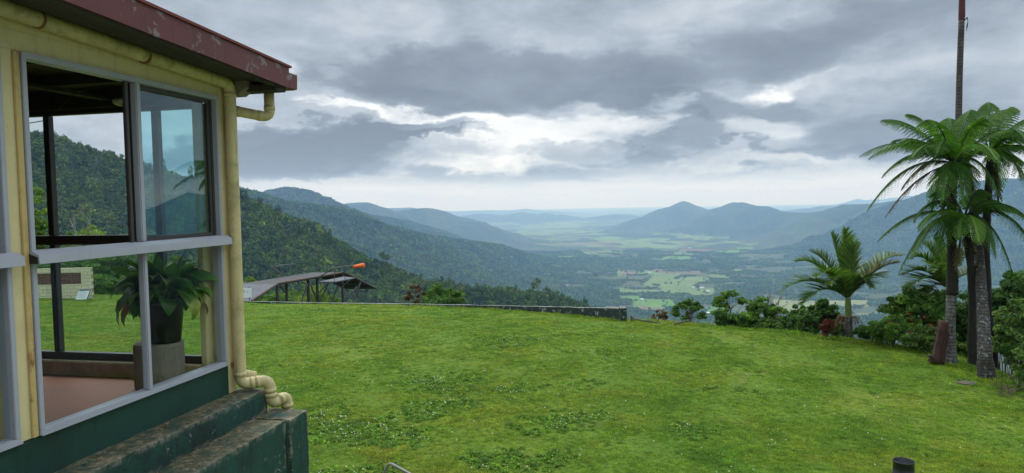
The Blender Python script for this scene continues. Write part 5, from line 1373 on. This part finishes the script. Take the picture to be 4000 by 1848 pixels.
dc = PZ(3772, 1490, float(P(3772, 1490, 18.7).z)); dr = MB(); dr.lathe([(.22, 0), (.225, .03), (.21, .035), (.19, .03), (.18, .036), (.01, .038)], sides=28)
do = dr.build('drain_lid', paint_mat('dirty_concrete', (.11, .09, .065), (.04, .04, .03), .8, 6, rough=.9), None, False); do.location = (dc.x, dc.y, gz(dc.x, dc.y) - .0); tag(do, 'round concrete drain lid set in the grass by the mottled palm trunk', 'drain lid')

# ------------------------------------------------------------------ houses on the valley floor
M_HW, M_HR, M_HG = paint_mat('house_wall', (.62, .60, .55)), paint_mat('pale_metal_roof', (.70, .72, .74)), paint_mat('dark_house_window', (.05, .06, .07))
def house(px, py, w, d, rz, label, roofm):
    h_, cx = PLAIN + 4, P(px, py, 4000); t = (PLAIN + 6) / cx.z; x_, y_ = cx.x * t, cx.y * t; z_ = gz(x_, y_)
    r_ = empty('farmhouse', (x_, y_, z_ - .5), rz); tag(r_, label, 'house', 'farmhouses on the valley floor')
    m_ = MB(); m_.box((-w / 2, -d / 2, 0), (w / 2, d / 2, 4)); wl_ = m_.build('wall', M_HW, r_)
    m_ = MB(); m_.prism([(-w / 2 - .8, -d / 2 - .8, 4), (-w / 2 - .8, d / 2 + .8, 4), (-w / 2 - .8, 0, 7.2)][::-1], (w + 1.6, 0, 0)); m_.build('roof', roofm, r_)
    for i in range(3):
        m_ = MB(); m_.box((-w * .36 + w * .3 * i, -d / 2 - .05, 1.3), (-w * .36 + w * .3 * i + 1.8, -d / 2 + .02, 2.8)); m_.build('window', M_HG, r_)
for q_ in [(2741, 1123, 26, 12, .3, 'white farmhouse on the clearing below the wooded village', M_HR), (2766, 1136, 18, 9, .1, 'small white farmhouse at the right of the village clearing', M_HR), (2712, 1122, 22, 10, -.2, 'long pale farmhouse at the left of the village clearing', M_HR),
           (2752, 1096, 14, 9, .5, 'pale house among the trees above the village clearing', M_HR), (2547, 1168, 15, 9, .2, 'farmhouse at the top edge of the bright green field', M_HG), (2508, 1171, 18, 8, 0, 'blue-grey roofed shed left of the bright green field', M_HR),
           (2767, 1222, 24, 12, .4, 'farmhouse with pale roof nearest the lawn, on a small green paddock', M_HR), (2873, 1076, 16, 9, 0, 'lone white roof in the woods right of the village', M_HR), (2537, 1063, 20, 9, 0, 'pale shed at the right end of the upper green field', M_HR),
           (2694, 969, 34, 14, 0, 'long white sheds beside the reddish ploughed field', M_HR), (2872, 1131, 14, 9, .3, 'pale roof in the woods behind the umbrella-shaped tree', M_HR), (3012, 1128, 16, 9, .1, 'white-roofed house in the woods left of the crownshaft palm', M_HR),
           (2958, 1121, 14, 8, .4, 'pale cottage in the woods above the pointed bush', M_HR), (2386, 1012, 30, 12, 0, 'pale farm sheds among the far strip fields', M_HR), (2566, 1131, 12, 8, .2, 'grey-roofed cottage on the pale pasture above the bright green field', M_HG)]:
    house(*q_)

# ------------------------------------------------------------------ grass and clover
def tuft(n, h_, sp_, w0):
    V_, F_, L_ = [], [], []
    for i in range(n):
        a_ = RNG.random() * 6.28; r_ = sp_ * RNG.random() ** .6; b0 = np.array([math.cos(a_) * r_, math.sin(a_) * r_, -.008]); la = RNG.random() * 6.28; le = .25 + .75 * RNG.random(); hh = h_ * (.5 + .8 * RNG.random())
        d = np.array([math.cos(la) * le, math.sin(la) * le, 1.0]); d /= np.linalg.norm(d); s_ = np.array([-math.sin(la), math.cos(la), 0]) * w0
        m_ = b0 + d * hh * .55; t_ = b0 + d * hh + np.array([math.cos(la), math.sin(la), -.4]) * hh * .3
        k_ = len(V_) ; V_ += [b0 - s_, b0 + s_, m_ + s_ * .8, m_ - s_ * .8, t_]; F_ += [(k_, k_ + 1, k_ + 2), (k_, k_ + 2, k_ + 3), (k_ + 3, k_ + 2, k_ + 4)]
        L_ += [np.clip(.45 + .25 * RNG.normal(), 0, 1)] * 5
    return np.array(V_), np.array(F_), np.array(L_)
M_GRASS = leaf_mat('grass_blade', (.072, .155, .008), (.185, .290, .014), (.34, .41, .042), .3, .6, True, .2,
    [(.22, [(.34, (.72, .92, .9)), (.52, (1, 1, 1)), (.68, (1.25, 1.0, 1.1))]), (1.1, [(.30, (.58, .74, .8)), (.5, (1, 1, 1)), (.66, (1.25, 1.02, 1.5))]), (4.5, [(.32, (.50, .56, .6)), (.5, (1, 1, 1)), (.7, (1.25, 1.2, 1.2))])])
M_CLOV = leaf_mat('clover_leaf', (.065, .150, .014), (.125, .235, .022), (.20, .30, .040), .25, .6, True, .2)
M_FLOW = leaf_mat('clover_flower', (.50, .50, .38), (.66, .66, .54), (.78, .78, .70), .1, .8, False, .1)
C_GR = proto_collection('grass_tuft', [tuft(26, .045, .075, .0028) for _ in range(6)], M_GRASS)
def clover(n):
    v, f, lv = crown_mesh(5, 9, (.09, .09, .018), .030, .5, .35, asp=.9, updir=1.2); v[:, 2] += .018; return v, f, lv
C_CL = proto_collection('clover_tuft', [clover(0) for _ in range(4)], M_CLOV)
def flower():
    import bmesh
    bm = bmesh.new(); bmesh.ops.create_icosphere(bm, subdivisions=1, radius=.0115); bmesh.ops.translate(bm, verts=bm.verts, vec=(0, 0, .055)); mb = MB(); mb.addbm(bm); mb.tube([(0, 0, 0), (0, 0, .05)], .0015, 3, False)
    return np.concatenate(mb.V), mb.F[0], np.concatenate(mb.A)[:len(np.concatenate(mb.V))]
C_FL = proto_collection('clover_bloom', [flower()], M_FLOW)

def lawn_points(n, y0, y1, pw=1.0):
    y = y0 + (y1 - y0) * RNG.random(n) ** pw; hx = .78 * y
    x = (RNG.random(n) * 2 - 1) * hx
    d = edge_dist(x, y); z = lawn_z(x, y); px, py = proj(x, y, z)
    k = (d < .25) & (px > -60) & (px < 4060) & (py < 1900) & (py > 1150)
    # nothing grows inside the building's base
    r = np.stack([x - CC[0], y - CC[1]], 1); b = r @ ND[:2]; a = r @ WD[:2]
    k &= ~((b < .5) & (b > -4.5) & (a < .3))
    return x[k], y[k], z[k], px[k], py[k]
CLOVERS = [(1480, 1700, 330, 90), (1740, 1480, 210, 60), (1960, 1330, 190, 35), (1350, 1850, 330, 60), (2300, 1375, 160, 16), (2150, 1640, 260, 90), (1700, 1560, 240, 60), (1280, 1640, 150, 90), (2000, 1800, 300, 60), (1250, 1215, 210, 10), (1780, 1215, 60, 5), (2300, 1500, 160, 30), (2700, 1700, 200, 50), (1620, 1640, 200, 50), (2050, 1520, 160, 30)]
def clov_mask(px, py, x, y):
    m_ = np.zeros(len(px))
    for cx, cy, rx, ry in CLOVERS:
        m_ = np.maximum(m_, 1 - ((px - cx) / rx) ** 2 - ((py - cy) / ry) ** 2)
    return m_ + (fbm(x * .9, y * .9, 91, 5, .65) - .5) * 2.6 - .25
x, y, z, px, py = lawn_points(330000, 11.5, 47, 1.25)
dens_ = fbm(x * .8, y * .8, 95, 4); cm = clov_mask(px, py, x, y)
k = (RNG.random(len(x)) < np.clip(.35 + 1.5 * (dens_ - .35), .15, 1)) & ~((cm > .25) & (RNG.random(len(x)) < .3))
x, y, z, dens_ = x[k], y[k], z[k], dens_[k]
s_ = (.55 + .75 * RNG.random(len(x))) * (.7 + .7 * dens_) * np.clip(.8 + (y - 12) / 60, .8, 1.3)
scatter('grass', np.c_[x, y, z], np.c_[s_ * 1.15, s_ * 1.15, s_], RNG.random(len(x)) * 6.28, C_GR)
x, y, z, px, py = lawn_points(260000, 11.5, 44, 1.2); cm = clov_mask(px, py, x, y)
k = (cm > .30) & (RNG.random(len(x)) < .07 + .13 * np.clip(cm, 0, 1)); x1, y1, z1 = x[k], y[k], z[k]; s_ = .7 + .7 * RNG.random(len(x1))
scatter('clover', np.c_[x1, y1, z1], np.c_[s_, s_, s_], RNG.random(len(x1)) * 6.28, C_CL)
k = (cm + (fbm(x * 2.2, y * 2.2, 97, 3) - .5) * 2.2 > .85) & (RNG.random(len(x)) < .07); k |= (RNG.random(len(x)) < .003); x1, y1, z1 = x[k], y[k], z[k]; s_ = .7 + .7 * RNG.random(len(x1))
scatter('clover_flowers', np.c_[x1, y1, z1], np.c_[s_, s_, s_], RNG.random(len(x1)) * 6.28, C_FL)
# longer grass left unmown along the rim of the lawn
n = 60000; a_ = np.radians(RNG.random(n) * 66 - 28); r_ = 14 + 36 * RNG.random(n); x, y = r_ * np.sin(a_), r_ * np.cos(a_); d = edge_dist(x, y)
k = (d > -.35) & (d < .9) & (RNG.random(n) < .9); x, y = x[k], y[k]; z, _f, _d = height(x, y)
s_ = 1.6 + 3.4 * RNG.random(len(x)) ** 2 * (fbm(x * .7, y * .7, 99, 3) * 1.6)
scatter('long_grass', np.c_[x, y, z], np.c_[s_ * .8, s_ * .8, s_], RNG.random(len(x)) * 6.28, C_GR)
